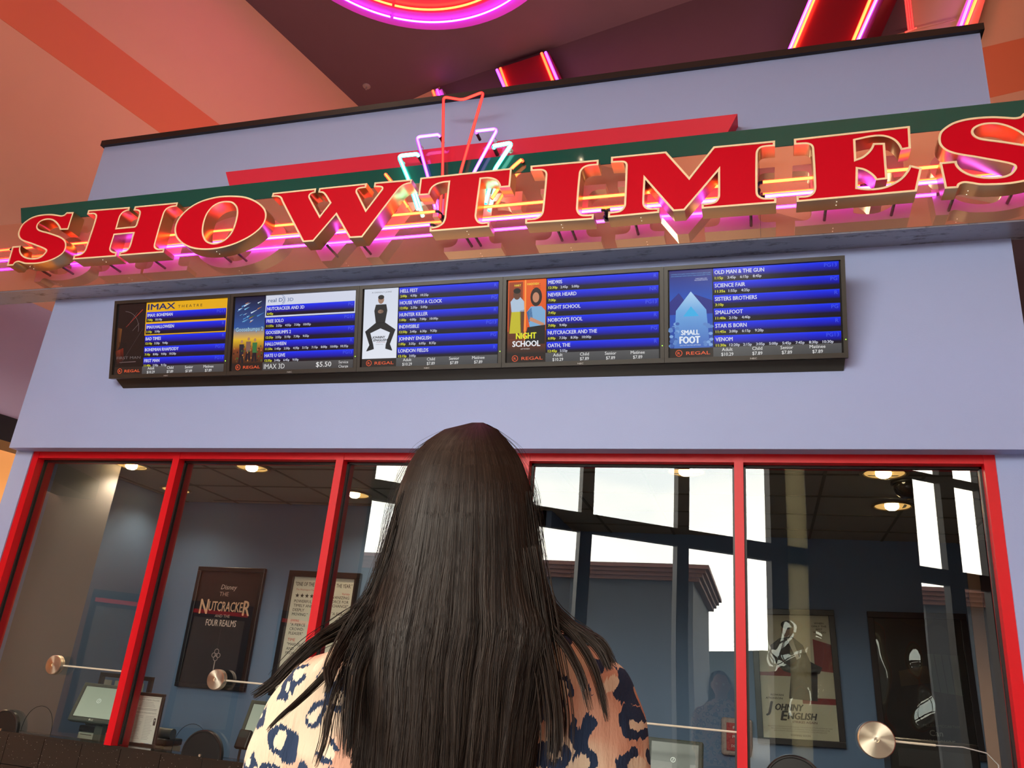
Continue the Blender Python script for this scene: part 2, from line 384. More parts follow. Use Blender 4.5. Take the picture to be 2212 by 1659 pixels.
# red window frame
xs = [(-5.318, -5.262), (-4.032, -3.978), (-2.722, -2.668), (-1.428, -1.376), (-.147, -.096), (1.138, 1.193)]
mb = MB()
for a, b_ in xs:
    mb.box((a, WY-.02, -.535), (b_, GY-.012, 1.43)).box((a+.004, GY+.012, -.535), (b_-.004, 4.87, 1.43))
mb.box((-5.318, WY-.015, 1.352), (1.193, GY-.012, 1.425)).box((-5.318, GY+.012, 1.352), (1.193, 4.87, 1.425))
struct('trim_6', mb, RED)
struct('trim_7', MB().box((-5.318, 4.695, 1.402), (1.193, 4.72, 1.43)), BLACK)
for i in range(5):
    a, b_ = xs[i][1], xs[i+1][0]
    t = thing('window_%d' % (i+1), (a, GY, -.535), None, None); tag(t, kind='structure')
    g = MB().add([(a-.01, GY, -.53), (b_+.01, GY, -.53), (b_+.01, GY, 1.36), (a-.01, GY, 1.36)], [(0, 1, 2, 3)])
    g.build('pane', GLASS, t)
    gk = MB()
    for x0, x1 in ((a-.02, a+.012), (b_-.012, b_+.02)): gk.box((x0, GY-.013, -.53), (x1, GY-.002, 1.36)).box((x0, GY+.002, -.53), (x1, GY+.013, 1.36))
    gk.box((a, GY-.013, 1.338), (b_, GY-.002, 1.36)).box((a, GY+.002, 1.338), (b_, GY+.013, 1.36))
    gk.build('gasket', mat('rubber_gasket', (.02, .015, .015), .35), t)
    # arched pass-through edge
    cx = [-4.66, -3.45, -2.10, -.80, .02][i]
    MB().tube([(cx+.125*math.cos(math.pi*k/24), GY-.002, -.53+.0+.17*math.sin(math.pi*k/24)**.8) for k in range(25)], .0016, 6).build('arch_edge', mat('cut_glass_edge', (.01, .015, .02), .2), t)

# booth interior
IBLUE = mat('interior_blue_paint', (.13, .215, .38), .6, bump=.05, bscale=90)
ICEIL = mat('interior_ceiling_tile', (.42, .38, .30), .8, bump=.2, bscale=150)
IGREY = mat('interior_pale_paint', (.30, .28, .30), .6)
struct('wall_inside_back', MB().box((-5.85, 7.0, FLOOR), (-1.85, 7.15, 1.6)).box((-1.95, 7.0, FLOOR), (-1.8, 8.2, 1.6)).box((-1.85, 7.9, FLOOR), (2.2, 8.05, 1.6)), IBLUE)
struct('wall_inside_left', MB().box((-5.46, 4.95, FLOOR), (-5.34, 5.62, 1.6)), IGREY)
struct('wall_inside_side', MB().box((-5.85, 5.5, FLOOR), (-5.46, 5.62, 1.6)).box((-5.85, 5.6, FLOOR), (-5.78, 7.0, 1.6)), IBLUE)
struct('wall_inside_right', MB().box((2.1, 4.95, FLOOR), (2.2, 7.9, 1.6)).box((1.19, 4.95, FLOOR), (2.2, 5.05, 1.6)), IBLUE)
mb = MB().box((-5.44, 4.86, 1.55), (2.15, 8.1, 1.62)).box((-5.85, 5.5, 1.55), (-5.44, 7.1, 1.62))
for k in range(15):
    X = -5.7+k*.61; 
    if X < 2.1: mb.box((X, 4.95 if X > -5.4 else 5.63, 1.544), (X+.022, 8.0, 1.552), 1)
for k in range(6): mb.box((-5.3, 5.05+k*.61, 1.543), (2.1, 5.072+k*.61, 1.552), 1)
struct('ceiling_inside', mb, [ICEIL, mat('ceiling_grid', (.17, .15, .11), .6)])

# ------------------------------------------------------------------ lobby glazing behind the viewer (seen mirrored in the ticket windows)
def G(sx):
    yv = 14.1/(1-.666*sx); return Vector((sx*yv, 2*GY-yv, 0))
gd = Vector((1, -.666, 0)).normalized(); gn = Vector((-.666, -1, 0)).normalized()
def gbox(mb, s0, s1, z0, z1, t=.12, mi=0):
    a, b_ = G(s0), G(s1); n = gn*t
    vs = [(p.x, p.y, z) for z in (z0, z1) for p in (a, b_, b_+n, a+n)]
    mb.add(vs, [(0, 3, 2, 1), (4, 5, 6, 7), (0, 1, 5, 4), (1, 2, 6, 5), (2, 3, 7, 6), (3, 0, 4, 7)], mi)
GT = 5.05
ww = MB(); ww.add([], [])
A = G(-.52); A0 = Vector((-8.36, 1.15, 0))
strip(ww, [(A0.x-1.2, A0.y+.8), (A0.x, A0.y), (A.x, A.y)], FLOOR, ZC, -.2)
gbox(ww, -.52, .47, GT, ZC, .3)
struct('wall_entrance', ww, mat('entrance_wall_paint', (.50, .30, .22), .6, var=.05))
q = MB(); gbox(q, .048, .168, FLOOR, GT, .3); gbox(q, .262, .47, FLOOR, GT, .3)  # right-hand stretch is an unseen wall added to block daylight
struct('wall_entrance_pier_and_blocker', q, mat('dark_brown_pier_and_blocker', (.06, .045, .045), .5))
q = MB(); gbox(q, .0265, .0475, FLOOR, GT, .02); fm_ = mat('frosted_panel', (.6, .55, .42), .5); struct('window_7', q, fm_)
_n = fm_.node_tree.nodes; _tr = _n.new('ShaderNodeBsdfTranslucent'); _tr.inputs[0].default_value = (.50, .46, .34, 1); fm_.node_tree.links.new(_tr.outputs[0], _n['Material Output'].inputs[0])
gl = thing('window_6', (G(0).x, G(0).y, FLOOR), None, None); tag(gl, kind='structure')
q = MB()
for s0, s1 in ((-.221, -.206), (-.097, -.083), (.009, .026), (.197, .211), (.236, .25), (-.35, -.338), (.32, .335), (-.525, -.515), (.465, .475)): gbox(q, s0, s1, FLOOR, GT, .15)
q.build('mullion', DARK, gl)
q = MB(); gbox(q, -.52, .47, 2.44, 2.72, .12); gbox(q, .168, .47, 4.30, 4.42, .12); gbox(q, -.52, .47, FLOOR, FLOOR+.25, .12)
q.build('transom', DARK, gl)
# outdoors
OUT = mat('outdoor_ground', (.12, .12, .12), .9)
struct('floor_outside', MB().box((-60, -90, FLOOR-.35), (90, -9.6, FLOOR-.15)).box((-30, -9.6, FLOOR-.35), (-10.1, 1, FLOOR-.15)), OUT)
def shop(name, x0, x1, y, h, label):
    t = thing(name, ((x0+x1)/2, y, FLOOR), label, 'building')
    MB().box((x0, y-8, FLOOR-.2), (x1, y, h-.5)).build('wall', mat('shop_wall', (.05, .055, .065), .8), t)
    m = MB()
    for k in range(4): m.box((x0-.2, y-8, h-.5+k*.12), (x1+.2+k*.1, y+.2+k*.1, h-.38+k*.12))
    m.build('eave', mat('red_brown_eave', (.16, .07, .055), .7), t)
shop('shop_building', -20, -2.0, 2*GY-26, 4.15, 'dark single-storey shop with red-brown stepped eave mirrored in the middle ticket windows')
shop('shop_building', 4.6, 16, 2*GY-27, 3.95, 'dark shop with brown eave mirrored at the right end of the ticket windows')
m = MB(); rg = random.Random(3); pts = [(-60+i*5, 3.0+rg.random()*1.3) for i in range(32)]
for (x0, h0), (x1, h1) in zip(pts[:-1], pts[1:]):
    m.add([(x0, -50, FLOOR-.2), (x1, -50, FLOOR-.2), (x1, -50, h1), (x0, -50, h0), (x0, -56, FLOOR-.2), (x1, -56, FLOOR-.2), (x1, -56, h1), (x0, -56, h0)], [(0, 1, 2, 3), (3, 2, 6, 7), (4, 7, 6, 5)])
struct('ground_treeline', m, mat('dark_treeline', (.03, .04, .04), .9))
# ================================================================== SHOWTIMES SIGN
PY, LY, LB = 4.416, 4.227, 4.340          # panel face, letter face, letter back
sign = thing('theater_sign', (-2.2, PY, 2.66), 'long copper and green sign board with raised red letters reading SHOWTIMES above the monitors', 'sign')
MB().box((-7.6, PY, 2.66), (2.62, FY+.0, 3.302)).build('sign_panel', TAN, sign)
MB().box((-7.6, PY+.006, 2.652), (2.62, FY+.02, 2.662)).build('soffit', SOFFIT, sign)
g0, g1 = onY(45, 449, PY-.004).x, onY(45.5, 483, PY-.004).x
MB().add([(x, y, z) for y in (PY-.004, FY) for x, z in ((g1, 3.302), (2.62, 3.302), (2.62, 3.453), (g0, 3.453))], [(0, 1, 2, 3), (4, 7, 6, 5), (0, 4, 5, 1), (1, 5, 6, 2), (2, 6, 7, 3), (3, 7, 4, 0)]).build('green_band', GREEN, sign)
# panel joint
MB().box((.028, PY-.0012, 2.662), (.0305, PY+.002, 3.30)).build('panel_joint', mat('joint_line', (.1, .05, .04), .6), sign)

c = 1
LET = {
 'S': ((0, 430, 8.295), [[(1323,233,c),(1222,548,c),(1073,552,c),(1040,480),(985,415),(920,378),(850,370),(780,382),(715,415),(680,455),(672,500),(690,535),(735,558),(850,590),(960,625),(1070,665),(1150,715),(1185,780),(1187,850),(1160,930),(1110,990),(1030,1045),(930,1095),(800,1135),(660,1160),(520,1165),(430,1160),(370,1140),(315,1128),(270,1145),(250,1170),(235,1190,c),(122,1195,c),(222,850,c),(375,835,c),(362,890),(370,945),(400,995),(450,1030),(520,1052),(600,1057),(680,1047),(740,1020),(790,975),(818,930),(800,905),(730,872),(640,838),(540,800),(450,770),(380,738),(335,690),(322,620),(345,540),(395,455),(460,395),(560,330),(680,288),(800,270),(920,266),(1020,278),(1100,290),(1150,278),(1175,255),(1195,236,c)]]),
 'H': ((150, 420, 8.848), [[(360,300,c),(1155,238,c),(1140,310,c),(1085,320),(1030,345),(985,395),(960,450),(905,638,c),(1248,608,c),(1268,585),(1335,360),(1322,322),(1280,308),(1222,305,c),(1250,228,c),(2075,150,c),(2055,230,c),(1960,240),(1880,268),(1830,320),(1800,390),(1640,950),(1642,1000),(1680,1028),(1730,1035),(1820,1028,c),(1800,1110,c),(940,1175,c),(960,1095,c),(1010,1090),(1080,1070),(1120,1030),(1150,970),(1212,745,c),(862,775,c),(790,1010),(792,1055),(820,1082),(855,1095),(905,1100,c),(890,1185,c),(62,1245,c),(85,1155,c),(160,1150),(230,1125),(280,1080),(310,1020),(497,450),(498,405),(478,382),(430,375),(335,382,c)]]),
 'O': ((360, 400, 8.508), [[(1190,190),(1420,205),(1600,265),(1740,355),(1820,460),(1835,570),(1800,690),(1710,810),(1560,930),(1380,1030),(1180,1110),(960,1165),(760,1188),(560,1180),(400,1140),(260,1060),(170,950),(142,830),(165,710),(230,590),(340,470),(480,365),(640,285),(820,230),(1000,198)],
       [(1110,316),(1190,328),(1250,375),(1283,440),(1285,530),(1265,640),(1230,760),(1180,870),(1100,965),(1000,1030),(890,1060),(800,1050),(730,1010),(690,940),(672,850),(680,740),(710,620),(760,510),(840,410),(930,350),(1020,322)]]),
 'W': ((570, 360, 6.32), [[(122,358,c),(715,295,c),(705,355,c),(660,365),(632,385),(630,415),(765,665,c),(898,495,c),(830,385),(800,360),(770,355),(742,355,c),(755,292,c),(1408,225,c),(1392,290,c),(1330,295),(1282,310),(1274,340),(1290,372),(1395,583,c),(1590,328),(1610,300),(1600,285),(1560,280),(1500,280,c),(1510,215,c),(2025,172,c),(2012,228,c),(1950,240),(1890,268),(1830,325),(1342,965,c),(1165,975,c),(985,660,c),(675,1020,c),(530,1030,c),(243,475),(225,432),(200,415),(165,410),(105,412,c)]]),
 'T': ((890, 350, 8.848), [[(160,300,c),(1910,112,c),(1875,475,c),(1670,492,c),(1660,440),(1620,375),(1560,337),(1470,318),(1400,317),(1320,325,c),(1232,1000),(1238,1065),(1270,1120),(1320,1148),(1380,1150),(1480,1135,c),(1475,1240,c),(335,1330,c),(340,1240,c),(420,1235),(500,1215),(570,1170),(605,1110),(622,1040),(695,385,c),(600,395),(500,422),(420,465),(370,520),(345,580),(335,625,c),(118,640,c)]]),
 'I': ((1120, 320, 8.295), [[(215,315,c),(1440,205,c),(1430,305,c),(1270,318),(1190,345),(1140,390),(1115,450),(1065,1070),(1080,1130),(1120,1175),(1180,1190),(1350,1180,c),(1345,1275,c),(118,1355,c),(122,1262,c),(270,1255),(340,1235),(400,1185),(425,1110),(485,475),(470,430),(430,405),(380,400),(215,408,c)]]),
 'M': ((1300, 290, 5.53), [[(110,270,c),(770,205,c),(1045,510,c),(1335,145,c),(2070,75,c),(2068,143,c),(1960,150),(1900,165),(1870,200),(1862,250),(1862,680),(1875,725),(1920,753),(1975,758),(2085,752,c),(2085,820,c),(1192,890,c),(1192,825,c),(1280,818),(1350,798),(1382,755),(1388,700),(1388,445,c),(990,910,c),(850,920,c),(520,545,c),(508,810),(517,850),(550,875),(600,880),(690,878,c),(685,938,c),(72,995,c),(78,928,c),(160,920),(220,905),(260,862),(268,800),(285,380),(280,352),(258,337),(220,335),(108,342,c)]]),
 'E': ((1700, 260, 7.135), [[(105,285,c),(1895,85,c),(1912,432,c),(1752,458,c),(1720,390),(1660,320),(1580,275),(1480,250),(1380,248),(1250,265),(1055,308,c),(1068,592,c),(1150,560),(1230,500),(1290,430),(1325,350,c),(1510,345,c),(1552,905,c),(1370,925,c),(1320,860),(1250,805),(1170,765),(1095,750,c),(1090,1030,c),(1200,1045),(1350,1045),(1500,1020),(1640,960),(1760,880),(1850,770),(1890,685,c),(2082,730,c),(2002,1095,c),(150,1258,c),(145,1165,c),(300,1158),(370,1130),(408,1080),(415,1000),(385,440),(370,395),(330,372),(270,366),(110,375,c)]]),
}
def letter_loops(k):
    (ox, oy, sc), loops = LET[k]; out = []
    for lp in loops:
        pp = smooth_poly(lp, 5)
        out.append([Vector((w.x, w.z)) for w in (onY(ox+q.x/sc, oy+q.y/sc, LY) for q in pp)])
    return out
def make_letter(k, loops, posts, names):
    T = .0125
    xs_ = [q.x for q in loops[0]]; zs_ = [q.y for q in loops[0]]
    L = thing('sign_letter', (sum(xs_)/len(xs_)-sign.location.x, 0, min(zs_)-sign.location.z), None, None); L.parent = sign
    L['label'] = names
    # face, flush trim band, side walls
    holes = loops[1:]
    ins = [inset(loops[0], T)]+[inset(h, -T) for h in holes]
    v, f = fill([ins[0]]+ins[1:])
    fm = MB(); fm.add([(p.x, LY+.004, p.y) for p in v], f); fm.build('letter_face', LRED, L)
    tm = MB()
    for o_, i_ in zip(loops, ins):
        n = len(o_)
        tm.add([(p.x, LY, p.y) for p in o_]+[(p.x, LY, p.y) for p in i_]+[(p.x, LY+.006, p.y) for p in i_], [(j, (j+1) % n, n+(j+1) % n, n+j) for j in range(n)]+[(n+j, n+(j+1) % n, 2*n+(j+1) % n, 2*n+j) for j in range(n)])
    tm.build('letter_trim', CREAM, L)
    rm = MB()
    for o_ in loops:
        n = len(o_); rm.add([(p.x, LY, p.y) for p in o_]+[(p.x, LB, p.y) for p in o_], [(j, (j+1) % n, n+(j+1) % n, n+j) for j in range(n)])
    v, f = fill(loops); rm.add([(p.x, LB, p.y) for p in v], f, 1)
    rm.build('letter_return', [GOLD, mat('letter_back', (.75, .62, .70), .3)], L)
    for (px, pz) in posts:
        MB().cyl((px, LB-.004, pz), (0, 1, 0), .009, PY-LB+.006, 12).build('standoff', mat('standoff_post', (.12, .10, .09), .4, metal=.8), L)
        # drain holes in the underside, their pin-points of light given as emissive dots
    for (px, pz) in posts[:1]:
        for dy in (.03, .065): MB().cyl((px+.05, LY+dy, min(zs_)-.0005), (0, 0, -1), .003, .0015, 8).build('screw_or_glow_dot', mat('glowing_drain_hole', (.9, .85, .7), .2, metal=.3, emit=(.9, .85, .7), estr=1.2), L)
    return L
for k, posts in (('S', (.30, .72)), ('H', (.25, .75)), ('O', (.45, .62)), ('W', (.42, .66)), ('T', (.5, .6)), ('I', (.4, .6)), ('M', (.15, .85)), ('E', (.25, .8))):
    lo = letter_loops(k); x0 = min(q.x for q in lo[0]); x1 = max(q.x for q in lo[0]); z0 = min(q.y for q in lo[0])
    pz = z0+(.03 if k not in 'OS' else .05)
    make_letter(k, lo, [(x0+(x1-x0)*t, pz) for t in posts], 'red letter %s with cream edge' % k+(' at left end' if k == 'S' else ''))
    if k == 'S': s_lo = lo
dx = onY(2041, 407, LY).x-onY(122/8.295, 430+1195/8.295, LY).x
lo = [[Vector((q.x+dx, q.y)) for q in s_lo[0]]]
x0 = min(q.x for q in lo[0]); x1 = max(q.x for q in lo[0]); z0 = min(q.y for q in lo[0])
make_letter('S', lo, [(x0+.08, z0+.03), (x0+.38, z0+.05)], 'red letter S with cream edge at right end')

# horizontal tubes behind the letters
NY = 4.352
zo = sum(onY(*p, NY).z for p in ((0, 537), (1645, 394), (1700, 388), (1994, 360)))/4
zv = sum(onY(*p, NY).z for p in ((0, 562), (1650, 420), (1300, 451)))/3
def seg_tube(x0, x1, z, m, lab):
    b = .02
    t = thing('neon_tube_run', (x0-sign.location.x, 0, z-sign.location.z), None, None); t.parent = sign; t['label'] = lab
    MB().tube([(x0, NY, z), (x1, NY, z)], .011, 12).build('neon_tube', m, t)
    for xx, s in ((x0, -1), (x1, 1)):
        q = MB(); q.tube([(xx, NY, z), (xx+s*.02, NY+.003, z), (xx+s*.035, NY+.02, z-.01), (xx+s*.035, PY, z-.02)], .0095, 8)
        q.cyl((xx+s*.035, PY, z-.02), (0, -1, 0), .022, .012, 16)
        q.build('electrode', BEZEL2, t)
XB = [(-7.55, onY(60, 545, NY).x-.2), (onY(60, 545, NY).x-.1, onY(940, 461, NY).x), (onY(975, 461, NY).x, onY(1225, 430, NY).x), (onY(1232, 430, NY).x, onY(1600, 400, NY).x), (onY(1648, 394, NY).x, onY(1862, 372, NY).x), (onY(1900, 370, NY).x, onY(2040, 356, NY).x), (onY(2075, 356, NY).x, 2.5)]
for a, b_ in XB: seg_tube(a, b_, zo-.007, N_OR, 'orange neon tube run')
XV = [(-7.55, onY(28, 545, NY).x), (onY(130, 545, NY).x, onY(420, 530, NY).x), (onY(440, 530, NY).x, onY(930, 480, NY).x), (onY(975, 461, NY).x, onY(1300, 430, NY).x), (onY(1320, 430, NY).x, onY(1630, 420, NY).x), (onY(1652, 394, NY).x, onY(2030, 385, NY).x), (onY(2060, 385, NY).x, 2.5)]
for a, b_ in XV: seg_tube(a, b_, zv-.011, N_MAG, 'violet neon tube run')

# red slanted board standing behind the sign
BY = 4.47
q = [onY(488, 370, BY), onY(1593, 248, BY), onY(1548, 330, BY), onY(505, 440, BY)]
zt = (q[0].z+q[1].z)/2; zb = 3.4535
tx = lambda p0, p1, z: p0.x+(p1.x-p0.x)*(z-p0.z)/(p1.z-p0.z)
P4 = [(q[0].x, zt), (q[1].x, zt), (tx(q[1], q[2], zb), zb), (tx(q[0], q[3], zb), zb)]
bd = MB().add([(x, y, z) for y in (BY, FY-.001) for x, z in P4], [(0, 1, 2, 3), (4, 7, 6, 5), (0, 4, 5, 1), (1, 5, 6, 2), (2, 6, 7, 3), (3, 7, 4, 0)]).build('slanted_board', BOARD)
tag(bd, 'long red slant-ended board fixed to the lavender wall above the green band', 'sign board')

# fan of bent neon tubes
fan = thing('neon_burst', (-2.0, 4.33, 3.0), 'fan of bent red, violet, mint and orange neon tubes rising behind the letter T', 'neon sign')
FYN = 4.372
def bent(pts, r, m, label, Y=FYN):
    P = [onY(*p[:2], Y+(p[2] if len(p) > 2 else 0)) for p in pts]; out = []
    for i, p in enumerate(P):
        if 0 < i < len(P)-1:
            a = (P[i-1]-p); b_ = (P[i+1]-p); d = min(.035, a.length*.4, b_.length*.4); a = p+a.normalized()*d; b_ = p+b_.normalized()*d
            for k in range(6):
                t = k/5; out.append(a*(1-t)**2+p*2*t*(1-t)+b_*t*t)
        else: out.append(p)
    o = MB().tube(out, r, 10).build('neon_tube', m, fan); o['label'] = label; return P
def clip(P, t=.3):
    p = P[0]*(1-t)+P[1]*t
    MB().lathe((p.x+.004, PY, p.z), (0, -1, 0), [(.016, 0), (.016, .008), (.007, .012), (.012, .02), (.007, .028), (.004, max(.03, PY-p.y-.012))], 14).build('tube_support', mat('glass_support', (.45, .42, .38), .25), fan)
for P in (bent([(950, 470), (956, 379), (958, 209), (999, 216), (1045, 198), (994, 375), (985, 440)], .0105, N_RED, 'red zigzag neon tube'),): pass
for pts, m, lab in (
    ([(940, 450), (924, 381), (900, 296), (944, 291)], N_VIO, 'left violet hooked neon tube'),
    ([(1000, 440), (1024, 372), (1075, 278), (1031, 283)], N_VIO, 'right violet hooked neon tube'),
    ([(903, 452), (882, 387), (861, 337), (898, 333)], N_MINT, 'left mint hooked neon tube'),
    ([(1048, 440), (1068, 367), (1107, 308), (1069, 315)], N_MINT, 'right mint hooked neon tube'),
    ([(880, 446), (846, 393), (834, 378)], N_OR, 'left orange neon tube'),
    ([(1062, 430), (1104, 364), (1124, 347)], N_OR, 'right orange neon tube')):
    P = bent(pts, .012 if m is not N_MINT else .0145, m, lab)
    clip(P[-3:-1] if len(P) > 3 else P, .8); 
    e = P[-1]; d = (P[-1]-P[-2]).normalized()
    R_ = .0118 if m is not N_MINT else .0143; k0 = e+d*.012+Vector((0, .020, 0))
    MB().tube([e-d*.003, e+d*.006, e+d*.011+Vector((0, .007, 0)), k0], R_, 10).build('tube_return', m, fan)
    MB().tube([k0-Vector((0, .002, 0)), Vector((k0.x, BY-.002 if k0.z > 3.46 else PY, k0.z))], R_*.95, 10).build('tube_end', BEZEL2, fan)

# ================================================================== MENU MONITORS
tl = onY(248, 652, 4.37); tr = onY(1825, 550, 4.37)
MW = (tr.x-tl.x)/5; MZ = (tl.z+tr.z)/2; TILT = math.radians(14.25); MH = .588
mdir = Vector((0, math.sin(TILT), -math.cos(TILT)))      # down the face
mn = Vector((0, -math.cos(TILT), -math.sin(TILT)))       # out of the face
WHT = (205, 208, 225); YEL = (225, 225, 40)
def rows(a, y0, items, x0=440, x1=1578, pitch=135, endy=796):
    for i, (t, r, times) in enumerate(items):
        y = y0+i*pitch; e = min(y+pitch-6, endy)
        a.layer = 1
        a.rect(x0, y, x1, y+10, (30, 60, 225), (20, 50, 235)); a.rect(x0, y+10, x1, y+60, (12, 40, 235), (12, 15, 165)); a.rect(x0, y+60, x1, y+90, (12, 15, 165), (12, 6, 45))
        a.rect(x0, y+90, x1, e, (12, 6, 45), (22, 14, 16))
        a.layer = 3
        a.text(t, x0+14, y+58, 40, WHT, bold=.03, sx=.84)
        a.text(r, x1-18, y+50, 38, (70, 90, 225), 'r', bold=.0, sx=1)
        xx = x0+16
        for j, tm in enumerate(times.split()):
            a.text(tm, xx, y+110, 27, YEL if j == 0 else WHT, bold=.02, sx=.95, width=len(tm)*17-8); xx += 118 if len(tm) < 6 else 126
            if xx > x1-60: break
def footer(a, x0=430, x1=1578):
    a.layer = 1; a.rect(x0, 797, x1, 895, (82, 82, 84), (66, 66, 68)); a.layer = 3
    for t, p, x in (('Adult', '$10.29', 560), ('Child', '$7.89', 835), ('Senior', '$7.89', 1100), ('Matinee', '$7.89', 1370)):
        a.text(t, x, 838, 34, (215, 215, 215), 'c', bold=.01, sx=.95); a.text(p, x, 885, 34, (215, 215, 215), 'c', bold=.01, sx=.9)
def regal(a):
    a.layer = 1; a.rect(20, 797, 430, 895, (38, 28, 24)); a.layer = 3; O = (225, 90, 50)
    a.ring(105, 846, 33, 6, O); a.text('R', 105, 860, 28, O, 'c', bold=.01, sx=1.3); a.text('REGAL', 175, 864, 34, O, bold=.015, width=225)
def scr1(a):
    a.layer = 1; a.rect(20, 10, 430, 797, (26, 12, 12), (20, 10, 10)); a.layer = 2
    a.poly([(20, 300), (90, 320), (80, 520), (20, 640)], None, [(40, 20, 14), (120, 70, 30), (90, 50, 20), (30, 14, 12)])
    a.poly([(20, 600), (130, 560), (150, 700), (60, 770)], None, [(90, 34, 18), (150, 50, 34), (60, 20, 16), (24, 12, 10)])
    a.poly([(60, 480), (170, 500), (190, 640), (110, 700)], (16, 9, 9)); a.layer = 3
    a.ring(110, 330, 230, 5, (105, 90, 90), -1.5, .15, 20); a.line(150, 300, 380, 90, 3, (170, 55, 40), 8); a.line(110, 760, 400, 330, 2, (90, 80, 80)); a.line(180, 280, 300, 120, 3, (110, 80, 80)); a.line(250, 350, 340, 260, 6, (95, 80, 78))
    a.line(90, 740, 330, 735, 5, (120, 100, 100), 8)
    a.text('FIRST MAN', 45, 700, 34, (105, 95, 95), width=350)
    a.layer = .5; a.rect(430, 10, 1578, 416, (225, 168, 22)); a.layer = 3
    a.text('IMAX', 455, 100, 76, (34, 44, 90), bold=.05, width=390); a.text('T H E A T R E', 890, 92, 34, (60, 40, 25), width=340, bold=.01)
    rows(a, 128, [('IMAX: BOHEMIAN', 'PG13', '7:00p 10:10p')], 442, 1568, endy=252); rows(a, 275, [('IMAX:HALLOWEEN', 'R', '1:10p 3:50p')], 442, 1568, endy=404)
    rows(a, 420, [('BAD TIMES', 'R', '12:10p 3:20p 9:40p'), ('BOHEMIAN RHAPSODY', 'PG13', '7:10p 8:00p 9:00p 10:20p'), ('FIRST MAN', 'PG13', '11:40a 2:50p 9:15p')])
def scr2(a):
    g = random.Random(5); a.layer = 1; a.rect(20, 10, 430, 380, (12, 14, 40), (40, 80, 150)); a.rect(20, 380, 430, 520, (60, 100, 150), (225, 175, 40)); a.rect(20, 520, 430, 640, (215, 175, 40), (130, 60, 30)); a.rect(20, 640, 430, 797, (120, 60, 30), (60, 35, 20)); a.layer = 2
    for i in range(22):
        x = g.uniform(50, 340); y = g.uniform(70, 330); L = g.uniform(40, 120); a.line(x, y, x+L*.8, y-L*.35, g.uniform(6, 20), g.choice([(120, 190, 225), (200, 220, 235), (70, 130, 190), (180, 120, 60), (30, 60, 60), (40, 90, 50)]), 1); a.layer += .05
    for i in range(60):
        x = g.uniform(25, 425); a.ell(x, g.uniform(600, 780), 9, 12, g.choice([(120, 40, 25), (90, 60, 30), (170, 110, 50), (40, 25, 18), (60, 90, 40)]), 8); a.layer += .02
    a.layer = 4
    for x, c_, h in ((140, (30, 30, 45), 545), (230, (120, 90, 80), 515), (315, (50, 110, 60), 530)):
        a.ell(x, h, 17, 20, (170, 125, 90), 12); a.poly([(x-32, h+30), (x+32, h+30), (x+26, h+150), (x-26, h+150)], c_); a.poly([(x-26, h+150), (x+26, h+150), (x+34, h+255), (x+8, h+255), (x, h+180), (x-10, h+255), (x-36, h+255)], (24, 22, 32))
    a.layer = 6
    a.text('Goosebumps 2', 48, 425, 52, (40, 90, 140), bold=.05, width=370); a.layer = 7; a.text('Goosebumps 2', 50, 423, 50, (165, 205, 225), bold=.005, width=366)
    a.layer = .5; a.rect(430, 10, 1578, 270, (205, 210, 228)); a.layer = 3; B_ = (60, 90, 140)
    a.text('real D', 462, 92, 46, B_, bold=.015, width=190); a.ring(635, 72, 40, 6, B_, -1.2, 1.2, 12); a.ring(625, 72, 62, 6, (120, 145, 185), -1.35, 1.5, 14); a.text('3D', 715, 92, 42, B_, width=75)
    rows(a, 130, [('NUTCRACKER AND 3D', 'PG', '6:45p')], 442, 1568, endy=252)
    rows(a, 275, [('FREE SOLO', 'PG13', '11:55a 2:25p 4:55p 7:30p 10:05p'), ('GOOSEBUMPS 2', 'PG', '12:25p 2:55p 5:10p 7:30p 9:55p'), ('HALLOWEEN', 'R', '11:50a 1:45p 2:30p 4:35p 5:15p 7:15p 8:00p 10:00p 10:35p'), ('HATE U GIVE', 'PG13', '12:35p 3:40p 6:45p 9:50p')])
def scr3(a):
    a.layer = 1; a.rect(20, 10, 430, 797, (205, 212, 228), (222, 226, 236)); a.layer = 2; K = (26, 25, 28)
    a.text('A DEADLY JOKE', 110, 58, 15, (70, 70, 80), width=240)
    # plain dark stand-in figure: head, trunk, two bent struts
    a.ell(225, 135, 36, 48, (150, 115, 95), 18); a.layer = 3; a.ell(225, 108, 37, 26, K, 16)
    a.poly([(165, 190), (290, 190), (305, 260), (282, 400), (172, 400), (148, 260)], K); a.ell(225, 270, 34, 22, (160, 125, 105), 14)
    a.poly([(172, 395), (282, 395), (410, 480), (350, 640), (300, 640), (345, 510), (230, 460), (110, 510), (150, 640), (105, 650), (45, 490)], K)
    a.poly([(105, 640), (150, 640), (160, 690), (70, 715), (72, 700)], K); a.poly([(300, 640), (350, 640), (378, 705), (376, 715), (296, 690)], K)
    a.layer = 4; a.text('JOHNNY', 135, 572, 26, (30, 25, 30), bold=.05, shear=.25, width=150); a.text('ENGLISH', 150, 604, 26, (30, 25, 30), bold=.05, shear=.25, width=165); a.text('STRIKES AGAIN', 185, 622, 11, (150, 40, 40), width=110); a.text('COMING SOON', 180, 645, 9, (110, 110, 120), width=90)
    rows(a, 12, [('HELL FEST', 'R', '2:00p 4:30p 10:25p'), ('HOUSE WITH A CLOCK', 'PG', '12:05p 2:35p 5:05p'), ('HUNTER KILLER', 'R', '1:00p 4:00p 7:00p 10:00p'), ('INDIVISIBLE', 'PG13', '12:50p 3:40p 6:30p 9:20p'), ('JOHNNY ENGLISH', 'PG', '1:05p 3:35p 6:05p 8:35p'), ('LONDON FIELDS', 'R', '12:15p 3:05p')], pitch=134)
